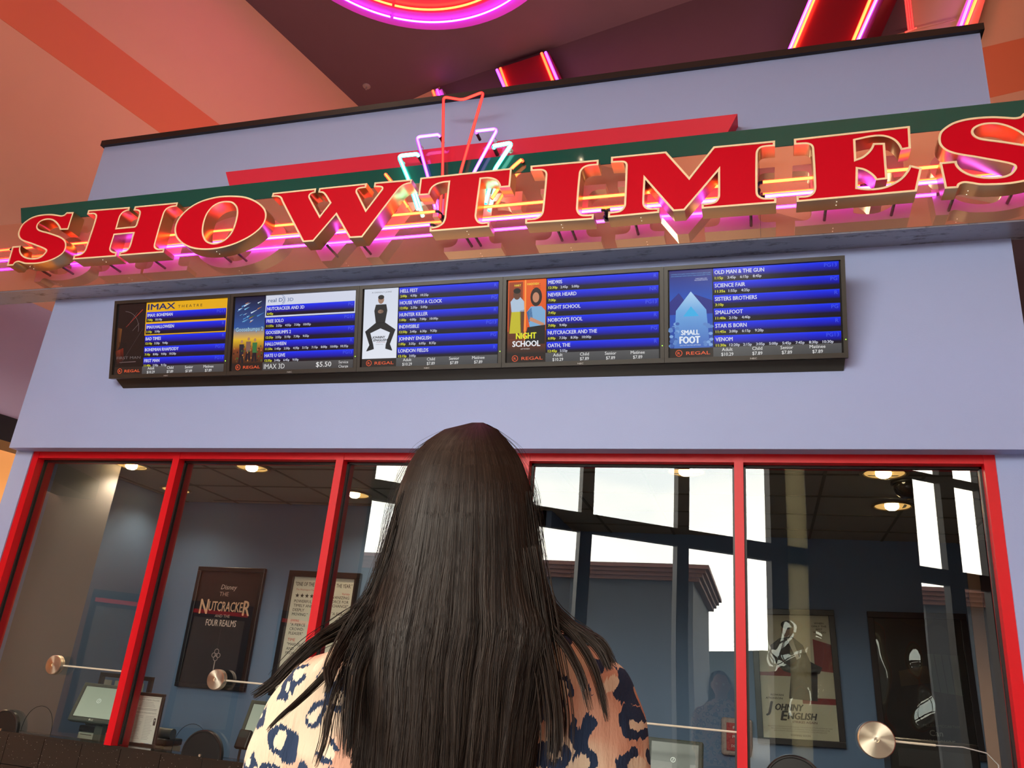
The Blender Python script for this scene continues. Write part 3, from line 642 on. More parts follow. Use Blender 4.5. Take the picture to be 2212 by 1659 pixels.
def scr4(a):
    a.layer = 1; a.rect(20, 10, 430, 560, (225, 90, 25), (215, 80, 20)); a.rect(20, 560, 430, 797, (130, 60, 30), (40, 32, 28)); a.layer = 2
    a.rect(30, 30, 180, 640, (150, 60, 25), (90, 45, 25)); a.rect(200, 10, 216, 660, (250, 150, 60)); a.layer = 3
    for k in range(7): a.rect(290, 60+k*18, 370, 66+k*18, (160, 60, 15))
    # two plain generic busts
    a.poly([(48, 240), (90, 190), (150, 190), (195, 240), (200, 350), (60, 350)], (170, 190, 212)); a.poly([(60, 350), (160, 350), (165, 580), (40, 580)], (190, 180, 40)); a.poly([(150, 340), (200, 330), (190, 620), (165, 620)], (90, 55, 40)); a.layer = 4
    a.ell(118, 165, 40, 55, (95, 58, 42), 18); a.layer = 5; a.ell(118, 125, 40, 30, (22, 16, 14), 16); a.layer = 4
    a.poly([(225, 360), (270, 300), (380, 300), (425, 350), (425, 520), (260, 520)], (120, 165, 205)); a.poly([(225, 360), (275, 310), (290, 420), (250, 470)], (60, 95, 140)); a.ell(325, 200, 62, 100, (40, 26, 22), 20); a.layer = 5; a.ell(322, 205, 36, 55, (190, 130, 100), 18)
    a.line(260, 430, 410, 500, 40, (195, 135, 105), 30); a.layer = 6; a.poly([(235, 520), (425, 500), (425, 700), (200, 700)], (28, 24, 26)); a.layer = 7
    a.text('HART', 90, 78, 24, (235, 215, 70), bold=.02, width=70); a.text('HADDISH', 228, 70, 24, (235, 215, 70), bold=.02, width=125)
    a.text('NIGHT', 115, 640, 66, (225, 225, 40), bold=.04, width=215); a.text('SCHOOL', 78, 722, 62, (230, 232, 238), bold=.04, width=295); a.text('SEPTEMBER', 165, 755, 14, (190, 185, 180), width=100)
    rows(a, 12, [('MID90S', 'R', '12:30p 2:45p 5:00p'), ('NEVER HEARD', 'NR', '7:00p'), ('NIGHT SCHOOL', 'PG13', '7:45p'), ("NOBODY'S FOOL", 'R', '7:00p 9:40p'), ('NUTCRACKER AND THE', 'PG', '6:00p 7:30p 8:30p 10:00p'), ('OATH, THE', 'R', '12:45p 5:55p')], pitch=134)
def scr5(a):
    a.layer = 1; a.rect(20, 10, 430, 420, (35, 30, 110), (30, 90, 200)); a.rect(20, 420, 430, 797, (35, 80, 185), (40, 70, 150)); a.layer = 2; g = random.Random(9)
    a.poly([(20, 330), (110, 240), (190, 360), (260, 260), (430, 330), (430, 460), (20, 460)], (40, 45, 130)); a.layer = 3
    a.poly([(60, 797), (80, 420), (225, 230), (370, 420), (400, 797)], None, [(70, 110, 190), (110, 165, 220), (170, 205, 235), (110, 165, 220), (60, 95, 180)]); a.layer = 4
    a.poly([(150, 480), (225, 380), (300, 480)], (60, 170, 225))
    for i in range(30):
        x = g.choice([g.uniform(25, 95), g.uniform(350, 425)]); a.ell(x, g.uniform(540, 780), 20, 16, g.choice([(90, 130, 195), (60, 95, 170), (120, 160, 215)]), 9); a.layer += .03
    a.layer = 6
    a.text('SMALL', 130, 665, 50, (220, 228, 240), bold=.05, width=170); a.text('FOOT', 115, 750, 72, (220, 228, 240), bold=.06, width=190); a.text('ONLY IN THEATERS SEPTEMBER', 115, 775, 12, (190, 205, 230), width=200)
    a.text("THERE'S BEEN A BIG", 270, 110, 12, (200, 205, 230), width=110); a.text('MISUNDERSTANDING', 262, 126, 12, (200, 205, 230), width=125)
    for k in range(2): a.text('CHANNING TATUM JAMES CORDEN ZENDAYA COMMON LEBRON JAMES' if k == 0 else 'GINA RODRIGUEZ DANNY DEVITO YARA SHAHIDI JIMMY TATRO', 35, 55+k*20, 11, (100, 160, 215), width=380)
    rows(a, 12, [('OLD MAN & THE GUN', 'PG13', '1:15p 3:45p 6:15p 8:45p'), ('SCIENCE FAIR', 'PG', '11:35a 1:55p 4:25p'), ('SISTERS BROTHERS', 'R', '3:10p'), ('SMALLFOOT', 'PG', '11:40a 2:10p 4:40p'), ('STAR IS BORN', 'R', '11:45a 3:00p 6:15p 9:20p'), ('VENOM', 'PG13', '11:30a 12:20p 2:15p 3:05p 5:00p 5:45p 7:45p 8:30p 10:30p')], pitch=134)
SL = ['menu monitor with a yellow header strip, leftmost in the row under the sign', 'menu monitor with a white header strip, second from the left', 'menu monitor with a white poster of a dark figure, middle of the five', 'menu monitor with an orange locker poster, second from the right', 'menu monitor with an icy blue poster, rightmost in the row']
for i, fn in enumerate((scr1, scr2, scr3, scr4, scr5)):
    x0 = tl.x+i*MW; x1 = x0+MW
    t = thing('menu_monitor', ((x0+x1)/2, 4.37, MZ), SL[i], 'monitor', 'menu monitors under the sign')
    O = Vector((0, 4.37, MZ))
    def Pm(x, d, n): return Vector((x, 0, 0))+O+mdir*d+mn*n
    def bx(mb, xa, xb, d0, d1, n0, n1, mi=0):
        vs = [Pm(x, d, n) for n in (n0, n1) for x, d in ((xa, d0), (xb, d0), (xb, d1), (xa, d1))]
        mb.add(vs, [(0, 1, 2, 3), (4, 7, 6, 5), (0, 4, 5, 1), (1, 5, 6, 2), (2, 6, 7, 3), (3, 7, 4, 0)], mi)
    bz = .024; m = MB()
    bx(m, x0+.001, x1-.001, 0, bz, -.04, .004); bx(m, x0+.001, x1-.001, MH-bz-.004, MH, -.04, .004); bx(m, x0+.001, x0+bz, bz, MH-bz, -.04, .004); bx(m, x1-bz, x1-.001, bz, MH-bz, -.04, .004)
    m.build('bezel', BEZEL, t)
    m = MB(); zb_ = MZ-MH*math.cos(TILT); yb_ = 4.37+MH*math.sin(TILT)
    bx(m, x0+.002, x1-.002, .002, MH-.002, -.045, -.012)
    m.build('back_cover', BEZEL2, t)
    a = Art(Pm(x0+bz-.004, bz-.004, -.010), Vector((MW-2*bz+.008, 0, 0)), mdir*(MH-2*bz+.004), 1600, 900, -.0003)
    a.layer = -1; a.rect(0, 0, 1600, 900, (14, 10, 10)); fn(a); regal(a)
    if i == 1:
        a.layer = 2; a.rect(430, 797, 1578, 895, (75, 75, 77), (62, 62, 64)); a.layer = 3
        a.text('IMAX 3D', 450, 875, 60, (215, 215, 215), width=270); a.text('$5.50', 1120, 868, 58, (220, 220, 220), bold=.01, width=190); a.text('Service', 1460, 838, 32, (215, 215, 215), 'c', sx=.95); a.text('Charge', 1460, 885, 32, (215, 215, 215), 'c', sx=.95)
    else: footer(a)
    a.build('screen', SCREEN, t)
    k = Art(Pm(x0, MH-bz, .0045), Vector((MW, 0, 0)), mdir*bz, 1000, 24, -.0003); k.text('NEC', 500, 18, 10, (190, 190, 190), 'c', bold=.02, sx=1.4); k.build('badge', PAPER, t)
    m = MB(); bx(m, x1-.014, x1-.009, MH*.82, MH*.82+.005, .004, .006); m.build('status_light', mat('green_led', (0, 0, 0), emit=(.35, 1, .05), estr=3), t)
m = MB()
zb_ = MZ-MH*math.cos(TILT); yb_ = 4.37+MH*math.sin(TILT)
xl_, xr_ = tl.x+.012, tr.x-.012
vs = [(xl_, yb_-.03, zb_+.02), (xr_, yb_-.03, zb_+.02), (xr_, FY, zb_+.02), (xl_, FY, zb_+.02)]
m.add([(xl_, yb_+.05, zb_+.02), (xl_+.06, 4.595, zb_-.045), (xr_-.01, 4.595, zb_-.045), (xr_, yb_+.05, zb_+.02), (xl_+.06, FY-.001, zb_-.045), (xr_-.01, FY-.001, zb_-.045), (xl_, yb_+.05, zb_+.3), (xr_, yb_+.05, zb_+.3), (xl_+.06, FY-.001, zb_+.42), (xr_-.01, FY-.001, zb_+.42)],
      [(0, 3, 2, 1), (1, 2, 5, 4), (0, 6, 7, 3), (6, 8, 9, 7), (0, 1, 4, 8, 6), (3, 7, 9, 5, 2), (4, 5, 9, 8)])
tag(m.build('mounting_box', BEZEL2), 'long black mounting box behind and beneath the five menu monitors', 'mount')
# ================================================================== CEILING NEON
def circ(a, b, c):
    ax, ay, bx, by, cx, cy = a.x, a.y, b.x, b.y, c.x, c.y
    d = 2*(ax*(by-cy)+bx*(cy-ay)+cx*(ay-by)); A, B, C_ = ax*ax+ay*ay, bx*bx+by*by, cx*cx+cy*cy
    return Vector(((A*(by-cy)+B*(cy-ay)+C_*(ay-by))/d, (A*(cx-bx)+B*(ax-cx)+C_*(bx-ax))/d))
ZR = ZC-.22
rc = circ(onZ(715, 0, ZR), onZ(920, 64, ZR), onZ(1140, 0, ZR)); Rr = (Vector(onZ(920, 64, ZR)[:2])-rc).length
ring = thing('neon_ring', (rc.x, rc.y, ZR), 'large round ceiling ring edged in violet and orange neon tubes around a tan perforated disc', 'neon light')
def annulus(mb, r0, r1, z0, z1, mi=0, seg=96):
    c0 = Vector((rc.x, rc.y, 0)); mb.lathe(c0, (0, 0, 1), [(r0, z0), (r1, z0), (r1, z1), (r0, z1), (r0, z0)], seg, mi)
RM = mat('ring_purple_panel', (.65, .06, .70), .35); RM2 = mat('ring_red_panel', (.7, .05, .10), .3)
q = MB(); annulus(q, Rr-.30, Rr, ZR, ZC-.002); q.build('outer_band', RM, ring)
q = MB(); annulus(q, Rr-.62, Rr-.301, ZR+.02, ZR+.10); q.build('inner_band', RM2, ring)
q = MB(); annulus(q, Rr-.80, Rr-.621, ZR+.06, ZR+.14); q.build('dark_band', mat('ring_dark_panel', (.05, .01, .07), .15), ring)
q = MB(); annulus(q, .02, Rr-.801, ZR+.09, ZR+.13)
q.build('perforated_disc', mat('tan_disc', (.42, .20, .14), .4, metal=.3, bump=.4, bscale=30), ring)
def rtube(r, z, m, a0, a1, rad, nm='neon_tube'):
    MB().tube([(rc.x+r*math.cos(a), rc.y+r*math.sin(a), z) for a in [a0+(a1-a0)*k/90 for k in range(91)]], rad, 8).build(nm, m, ring)
am = math.atan2(onZ(846, 46, ZR).y-rc.y, onZ(846, 46, ZR).x-rc.x)
for a0, a1 in ((am+.012, am+3.1), (am+3.14, am+6.28-.008)):
    rtube(Rr-.17, ZR-.03, N_MAG, a0, a1, .017); rtube(Rr-.38, ZR-.02, N_OR, a0, a1, .017)
    rtube(Rr-.78, ZR+.03, N_VIO, a0, a1, .012)
for k in range(40):
    a = k*2*math.pi/40+.05
    MB().cyl((rc.x+(Rr-.17)*math.cos(a), rc.y+(Rr-.17)*math.sin(a), ZR), (0, 0, -1), .008, .03, 6).build('tube_clip', BEZEL2, ring)

# slanted neon-edged boards on the dark back wall
DRED = mat('dark_red_board', (.20, .004, .012), .35)
def board(name, quad, fn, d, m, tubes, label, grp):
    """quad = pixel corners (bottom-left, bottom-right, top-right, top-left); tubes = [(p0,p1,mat)]"""
    F = [fn(*p, d) for p in quad]; Bk = [fn(*p, .0)*1.0 for p in quad]
    nrm = (F[1]-F[0]).cross(F[3]-F[0]).normalized()
    if nrm.y > 0: nrm = -nrm
    Bk = [p-nrm*(d-.005) for p in F]
    t = thing(name, sum(F, Vector())/4, label, 'neon light', grp)
    MB().add(F+Bk, [(0, 1, 2, 3), (4, 7, 6, 5), (0, 4, 5, 1), (1, 5, 6, 2), (2, 6, 7, 3), (3, 7, 4, 0)]).build('board', m, t)
    for p0, p1, mm in tubes:
        a, b_ = fn(*p0, d+.035), fn(*p1, d+.035); MB().tube([a, b_], .022, 8).build('neon_tube', mm, t)
    return t
G_ = 'neon edged slanted boards on the back wall'
def ext(p0, p1, k0, k1):
    return (p0[0]+(p0[0]-p1[0])*k0, p0[1]+(p0[1]-p1[1])*k0), (p1[0]+(p1[0]-p0[0])*k1, p1[1]+(p1[1]-p0[1])*k1)
a0, a1 = ext((1699, 112), (1745, 0), .5, .9); b0, b1 = ext((1869.6, 87), (1903, 13), 1.0, 1.9)
t_ = [((1703.7, 112), (1751, 0), N_MAG), ((1712, 111), (1758.6, 0), N_OR), ((1841, 93.6), (1879.6, 0), N_OR), ((1852, 91), (1893, 0), N_VIO)]
board('neon_board', [a0, b0, b1, a1], onB, .35, DRED, [(*ext(p, q, .5, .8), m) for p, q, m in t_], 'large dark red slanted board with violet and orange neon edges, upper right above the booth', G_)
t_ = [((1073, 150), (1091, 192), N_VIO), ((1080.5, 147), (1097, 192), N_OR), ((1169.5, 114), (1196, 180), N_OR), ((1178, 112), (1206, 178), N_VIO)]
board('neon_board', [(1122, 240), (1237, 219), (1185, 112), (1068, 150)], onB, .18, DRED, [(*ext(p, q, -.02, .6), m) for p, q, m in t_], 'small dark red slanted board with neon edges, rising over the middle of the booth top', G_)
t_ = [((935, 196), (941, 212), N_OR), ((944, 194), (951, 212), N_MAG)]
board('neon_board', [(952, 240), (972, 240), (955, 192), (932, 200)], onB, .1, mat('pink_board', (.55, .22, .35), .5), [(*ext(p, q, -.02, 1), m) for p, q, m in t_], 'pale narrow board with two short neon tubes, left of the red zigzag tube', G_)
t_ = [((2074, 60), (2095.5, 0), N_MAG), ((2085.5, 58.6), (2108, 0), N_OR)]
board('neon_board', [ext((2064, 60), (2088, 0), .6, .6)[0], ext((2110, 60), (2128, 0), .6, .6)[0], ext((2110, 60), (2128, 0), .6, .6)[1], ext((2064, 60), (2088, 0), .6, .6)[1]], onW, .08, mat('coral_board', (.7, .3, .26), .6), [(*ext(p, q, .5, .6), m) for p, q, m in t_], 'coral slanted board with magenta and orange neon tubes at the top right', G_)
vt = thing('corner_neon', onW(1966, 60, .1), 'three thin upright red neon tubes in the wall corner at the top right', 'neon light')
for k in range(3):
    a = onW(1963+k*5, 64, .10+.02*k); MB().tube([a, a+Vector((0, 0, 1.6))], .010, 8).build('neon_tube', N_RED, vt)
MB().tube([onW(1955, 70, .1), onW(1980, 60, .1)], .010, 8).build('neon_tube', N_RED, vt)
MB().tube([onW(1930, 77, .05), onW(2066, 43, .05)], .008, 6).build('trim_bead', mat('coral_bead', (.45, .2, .12), .6), vt)

# sprinklers
for p, lb in (((792, 186), 'small round ceiling sprinkler near the coral wall'), ((1654, 22), 'small round ceiling sprinkler left of the large slanted neon board')):
    a = onZ(*p, ZC); t = thing('sprinkler', a, lb, 'sprinkler')
    MB().lathe(a, (0, 0, -1), [(.0, 0), (.065, 0), (.06, .012), (.035, .02), (.0, .02)], 20).build('escutcheon', mat('grey_metal', (.35, .3, .3), .4, metal=.6), t)
    MB().cyl(a+Vector((0, 0, -.02)), (0, 0, -1), .012, .05, 10).build('head', mat('grey_metal'), t)

# added lobby downlights, out of frame, to brighten the coral walls
def can(x, y, p, col, lb, ang=2.6):
    t = thing('added_downlight', (x, y, ZC-.02), lb, 'ceiling light', 'lobby ceiling lamps')
    MB().lathe((x, y, ZC), (0, 0, -1), [(.0, .01), (.17, .01), (.2, .03), (.22, .03), (.22, 0)], 24).build('housing', BLACK, t)
    light('bulb', 'SPOT', (x, y, ZC-.06), p, col, t, .15, None, ang, .9)
can(-5.2, 2.0, 420, (1, .70, .50), 'round ceiling lamp over the left of the lobby')
can(-3.0, -2.6, 300, (1, .66, .45), 'round ceiling lamp over the middle of the lobby')
can(6.5, 3.5, 350, (1, .62, .42), 'round ceiling lamp over the right of the lobby')
cv = thing('added_uplight', (-2.0, 6.5, 4.2), 'long strip light lying on the booth roof, washing the walls and ceiling above', 'strip light')  # hidden uplight added to brighten the coral wall and the ceiling
MB().box((-5.2, 6.4, 4.2), (1.2, 6.62, 4.27)).build('housing', mat('grey_metal', (.35, .3, .3), .4, metal=.6), cv)
l_ = light('lamp', 'AREA', (-2.0, 6.5, 4.32), 220, (1, .64, .50), cv, 6.0, (math.pi, 0, 0)); l_.data.shape = 'RECTANGLE'; l_.data.size_y = .18
gm = G(-.03); ang = math.atan2(-.666, 1)
cv = thing('added_uplight', (gm.x, gm.y+.35, 5.1), 'long strip light on the ledge above the entrance glazing, facing the ceiling', 'strip light')  # uplight added to brighten the front ceiling mirrored in the copper panel
M = Matrix.Translation((gm.x, gm.y+.35, 5.05)) @ Matrix.Rotation(ang, 4, 'Z')
MB().box((-4.5, -.15, 0), (4.5, .15, .08), 0, M).build('housing', mat('grey_metal'), cv)
l_ = light('lamp', 'AREA', (gm.x, gm.y+.35, 5.2), 240, (1, .75, .62), cv, 8.5, (math.pi, 0, -ang)); l_.data.shape = 'RECTANGLE'; l_.data.size_y = .2
q = thing('wall_lamp', (-8.2, 5.0, 1.6), 'strip lamp under the black band lighting the orange wall', 'wall light')
MB().box((-8.15, 3.2, 1.70), (-8.0, 7.0, 1.76)).build('housing', BLACK, q)
light('lamp', 'AREA', (-7.75, 4.6, 1.70), 110, (1, .72, .42), q, .8, (0, math.radians(-25), 0))

# poster cases on the entrance wall (mirrored in the left ticket windows)
for k, (s, lb) in enumerate(((.10, 'leftmost of the three dark poster cases mirrored in the left ticket window'), (.42, 'middle one of the three dark poster cases mirrored in the left ticket window'), (.74, 'rightmost of the three dark poster cases mirrored in the left ticket window'))):
    A_ = Vector((-8.36, 1.15, 0)); B_ = Vector((G(-.52).x, G(-.52).y, 0)); d = (B_-A_).normalized(); n = Vector((-d.y, d.x, 0))
    if n.y < 0: n = -n
    p = A_+(B_-A_)*s; t = thing('poster_case', (p.x, p.y, .2), lb, 'poster case', 'poster cases on the entrance wall')
    def P_(u, v, w): q_ = p+d*u+n*w; return (q_.x, q_.y, v)
    m = MB(); vs = [P_(u, v, w) for w in (.005, .12) for u, v in ((0, -.9), (.8, -.9), (.8, .75), (0, .75))]
    m.add(vs, [(0, 1, 2, 3), (4, 7, 6, 5), (0, 4, 5, 1), (1, 5, 6, 2), (2, 6, 7, 3), (3, 7, 4, 0)]); m.build('case', mat('case_blue', (.05, .09, .15), .4), t)
    m = MB()
    m.add([P_(.08, -.75, .125), P_(.72, -.75, .125), P_(.72, .55, .125), P_(.08, .55, .125)], [(0, 1, 2, 3)]); m.build('poster', mat('grey_poster', (.35, .38, .40), .4), t)
    m = MB(); m.add([P_(.05, .60, .127), P_(.75, .60, .127), P_(.75, .65, .127), P_(.05, .65, .127)], [(0, 1, 2, 3)]); m.build('header_strip', mat('red_strip', (.6, .02, .03), .4, emit=(.8, .03, .05), estr=.8), t)

# ================================================================== INSIDE THE BOOTH
ZI = 1.545
def down(px, py, lb):
    a = onZ(px, py, ZI); t = thing('recessed_light', a, lb, 'ceiling light', 'recessed lights in the booth ceiling')
    MB().lathe(a, (0, 0, -1), [(.135, -.0), (.15, .0), (.152, .006), (.13, .008), (.122, .002), (.10, -.004)], 32).build('trim_ring', mat('brass_ring', (.55, .38, .18), .3, metal=.8), t)
    MB().lathe(a, (0, 0, -1), [(.122, .003), (.10, .001), (.06, .0005), (.0, .0005)], 32).build('reflector', mat('warm_reflector', (.9, .6, .25), .25, metal=.9, emit=(1, .55, .16), estr=.9), t)
    MB().lathe(a+Vector((-.005, 0, 0)), (0, 0, -1), [(.0, .034), (.03, .030), (.046, .018), (.05, .003)], 20).build('lamp', mat('warm_lamp', (1, .9, .7), emit=(1, .80, .45), estr=22), t)
    light('beam', 'SPOT', a+Vector((0, 0, -.06)), 20, (1, .78, .52), t, .05, None, 2.5, .8)
for p, lb in (((285, 1006), 'brass recessed light nearest the window, leftmost'), ((545, 1010), 'brass recessed light nearest the window in the second pane'), ((380, 1058), 'brass recessed light in the far row, partly behind the first red mullion'), ((767, 1068), 'brass recessed light in the far row, left of the dark-haired head'),
              ((1483, 1018), 'brass recessed light nearest the window in the fourth pane'), ((1910, 1022), 'brass recessed light nearest the window in the rightmost pane'), ((1928, 1093), 'brass recessed light in the far row of the rightmost pane')): down(*p, lb)

def frame_poster(x0, x1, z0, z1, Y, rot, label, draw, w=.035, m=None, glossy=False, fname='framed_poster', depth=.04, cat='poster', grp='framed posters inside the booth'):
    cx, cz = (x0+x1)/2, (z0+z1)/2; M = Matrix.Translation((cx, Y, cz)) @ Matrix.Rotation(-rot, 4, 'Y')
    t = thing(fname, (cx, Y, cz), label, cat, grp); hw, hh = (x1-x0)/2, (z1-z0)/2; q = MB()
    q.box((-hw, -depth, hh-w), (hw, 0, hh), 0, M).box((-hw, -depth, -hh), (hw, 0, -hh+w), 0, M).box((-hw, -depth, -hh+w), (-hw+w, 0, hh-w), 0, M).box((hw-w, -depth, -hh+w), (hw, 0, hh-w), 0, M)
    q.build('frame', m or mat('black_frame', (.012, .008, .008), .3), t, bevel=.004)
    W_, H_ = 2*(hw-w), 2*(hh-w); H0 = 1000*H_/W_
    a = Art(M @ Vector((-hw+w, -depth*.4, hh-w)), (M.to_3x3() @ Vector((1, 0, 0)))*W_, (M.to_3x3() @ Vector((0, 0, -1)))*H_, 1000, H0, -.0004)
    draw(a, H0)
    if glossy:
        a.build('poster', PAPER, t)
        n = 40; g = MB(); vs = []
        for j in range(n+1):
            for i in range(n+1):
                u, v = i/n, j/n; e = math.sin(math.pi*u)*math.sin(math.pi*v)
                d = .006+glossy*e*(.45+.55*math.sin(7*u+3.2*v+glossy*90)*math.cos(4*v-3*u+glossy*40)+.25*math.sin(14*v+5*u))
                vs.append(M @ Vector((-hw+w+W_*u, -depth*.4-.004-abs(d), hh-w-H_*v)))
        fs = [(j*(n+1)+i, j*(n+1)+i+1, (j+1)*(n+1)+i+1, (j+1)*(n+1)+i) for j in range(n) for i in range(n)]
        g.add(vs, fs, 0, True); g.build('plastic_cover', glass_mat('loose_plastic', 1.5, (.93, .93, .92), 0), t)
    else: a.build('poster', PAPER, t)
    return t
def d_nut(a, H):
    a.rect(0, 0, 1000, H, (38, 22, 22), (12, 12, 20)); a.layer = 2; K = (226, 180, 150)
    a.text('Disney', 500, 250, 70, (215, 195, 185), 'c', bold=.005, shear=.15); a.text('THE', 440, 345, 62, (210, 180, 165), 'c')
    a.text('N', 80, 600, 215, K, bold=.02, sx=.7); a.text('UTCRACKE', 225, 555, 140, K, bold=.015, width=560); a.text('R', 800, 600, 215, K, bold=.02, sx=.7)
    a.text('AND THE', 480, 640, 42, (200, 180, 170), 'c'); a.text('FOUR REALMS', 480, 760, 92, (225, 205, 195), 'c', bold=.01, width=500)
    a.line(500, 790, 500, 1060, 3, (90, 80, 80)); G2 = (190, 175, 170)
    for x, y, r in ((500, 1100, 38), (462, 1150, 34), (538, 1150, 34), (500, 1190, 38), (500, 1145, 22)): a.ring(x, y, r, 9, G2, n=14)
    a.line(500, 1220, 500, 1480, 14, G2); a.rect(500, 1400, 545, 1425, G2); a.rect(500, 1440, 538, 1465, G2)
def d_white(a, H):
    a.rect(0, 0, 1000, H, (232, 226, 214)); a.layer = 2; K = (40, 36, 34); R_ = (200, 70, 60)
    a.text('"ONE OF THE BEST FILMS OF THE YEAR."', 500, 130, 58, K, 'c', bold=.01, width=930)
    def col(x, y, al, items):
        for t, s, c_, g in items:
            a.text(t, x, y, s, c_, al, bold=.01); y += g
    a.text('The Washington Post', 60, 195, 26, R_)
    for k in range(4):
        pts = []
        for j in range(10):
            r_ = 36 if j % 2 == 0 else 15; q_ = -math.pi/2+j*math.pi/5; pts.append((95+k*80+r_*math.cos(q_), 270+r_*math.sin(q_)))
        for j in range(10): a.poly([(95+k*80, 270), pts[j], pts[(j+1) % 10]], K)
    col(60, 370, 'l', (('POWERFUL,', 42, K, 62), ('TIMELY AND', 42, K, 62), ('DEEPLY', 42, K, 62), ('MOVING."', 42, K, 85), ('EMPIRE', 32, R_, 62), ('"A FIERCE', 42, K, 60), ('CROWD-', 42, K, 60), ('PLEASER"', 42, K, 90), ('TIME', 42, R_, 62), ('"MARVELOUS', 42, K, 60), ('AND', 42, K, 60), ('PROVOCATIVE', 42, K, 90)))
    col(945, 230, 'r', (('Variety', 32, R_, 60), ('"A GALVANIZING', 42, K, 60), ('FORCE FOR', 42, K, 60), ('CHANGE"', 42, K, 110), ('"A FIERCE', 42, K, 60), ('AND', 42, K, 60)))
    a.rect(440, 640, 560, 900, R_); a.ell(500, 640, 60, 40, R_)
def d_john(a, H):
    a.rect(0, 0, 1000, H, (200, 192, 172), (214, 205, 182)); a.layer = 1; R_ = (140, 22, 28); K = (34, 30, 30)
    a.poly([(330, 430), (220, 790), (120, 800), (0, 800), (0, 850), (480, 850), (480, 430)], R_); a.poly([(760, 330), (1000, 400), (1000, 780), (760, 760)], R_); a.rect(560, 1130, 1000, 1210, R_); a.layer = 2
    # plain dark-suited stand-in
    a.poly([(170, 430), (300, 330), (480, 300), (620, 420), (700, 640), (860, 720), (820, 800), (620, 860), (330, 780), (200, 640)], K); a.poly([(430, 800), (790, 780), (760, 1170), (380, 1150)], (44, 40, 40)); a.ell(420, 210, 85, 110, (150, 112, 92), 20); a.layer = 3; a.ell(425, 140, 92, 62, (40, 32, 28), 18)
    a.poly([(400, 330), (480, 320), (560, 600), (520, 620)], (215, 208, 195)); a.layer = 4
    for k, t in enumerate(('WHEN', 'ONLY THE', 'BEST', 'WILL DO')): a.text(t, 860, 120+k*42, 26, (90, 80, 70), 'c', bold=.03, sx=1.2)
    a.text('ROWAN', 130, 1120, 26, K, bold=.03, sx=1.3, shear=.1); a.text('ATKINSON', 60, 1165, 26, K, bold=.03, sx=1.3, shear=.1)
    a.text('J', 70, 1340, 150, K, bold=.05, shear=.25, sx=.9); a.text('OHNNY', 175, 1310, 90, K, bold=.05, shear=.25, width=370); a.text('E', 250, 1440, 130, K, bold=.05, shear=.25); a.text('NGLISH', 345, 1420, 90, K, bold=.05, shear=.25, width=370)
    a.text('STRIKES AGAIN', 400, 1470, 30, (90, 40, 36), bold=.03, width=330, shear=.1)
    for k in range(3): a.text('RELATIVITY PRESENTS A WORKING TITLE PRODUCTION A FILM BY DAVID KERR'[:60-k*8], 500, 1530+k*28, 16, (130, 122, 108), 'c', width=860-k*80)
    a.text('COMING SOON', 500, 1640, 24, (110, 100, 90), 'c', bold=.02, width=260)
def d_forg(a, H):
    a.rect(0, 0, 1000, H, (40, 34, 26), (24, 20, 18)); a.layer = 1; a.poly([(560, 420), (930, 430), (930, 900), (600, 860)], (70, 76, 66)); a.layer = 2
    for k in range(5): a.line(570+k*85, 420, 600+k*80, 890, 10, (28, 26, 24))
    a.poly([(230, 640), (560, 560), (600, 760), (240, 820)], (74, 56, 36)); a.layer = 3
    a.text('Can', 500, 1370, 70, (150, 145, 135), bold=.01); a.text('you ever', 430, 1455, 70, (150, 145, 135), bold=.01); a.text('Forgive Me?', 500, 1540, 70, (150, 145, 135), bold=.01); a.text('MELISSA MCCARTHY', 440, 1270, 32, (90, 86, 78))
Z1, Z0 = .90, -.225
frame_poster(-5.34, -4.585, -.215, .90, 6.99, math.radians(.9), 'black framed poster with copper lettering behind the second pane', d_nut, w=.04)
frame_poster(-4.32, -3.57, -.215, .905, 6.99, math.radians(.3), 'black framed white poster covered in review quotes, beside the copper-lettered one', d_white, w=.055)
frame_poster(-.095, .61, -.21, .905, 7.89, math.radians(2.2), 'framed film poster of a dark-suited figure under loose plastic, fifth pane', d_john, w=.05, m=mat('dark_frame', (.03, .026, .03), .25), glossy=.030)
frame_poster(.873, 1.645, -.20, .935, 7.89, math.radians(1.8), 'dark framed poster under wrinkled glossy plastic at the far right', d_forg, w=.05, m=mat('dark_frame'), glossy=.042)

dc = onZ(1962, 1042, ZI); t = thing('dome_camera', dc, 'smoked security camera dome behind the front recessed light of the rightmost pane', 'security camera')
MB().lathe(dc, (0, 0, -1), [(0, 0), (.11, 0), (.11, .015), (.10, .02)], 32).build('collar', mat('dark_plastic', (.02, .02, .022), .4), t)
MB().lathe(dc, (0, 0, -1), [(.095, .015), (.093, .05), (.08, .08), (.05, .105), (0, .113)], 32).build('dome', mat('smoked_dome', (.015, .015, .015), .06), t)
# inside worktop
struct_ = MB().box((-5.3, 4.96, -.66), (1.15, 5.55, -.62)); w_ = struct_.build('worktop', mat('dark_worktop', (.03, .028, .027), .25)); tag(w_, 'long dark worktop running behind the ticket windows', 'counter')
MB_ = MB().box((-5.3, 5.06, FLOOR), (1.15, 5.5, -.66)).build('counter_base', mat('counter_base', (.06, .055, .05), .5)); tag(MB_, 'dark base cabinet run under the worktop behind the windows', 'cabinet')

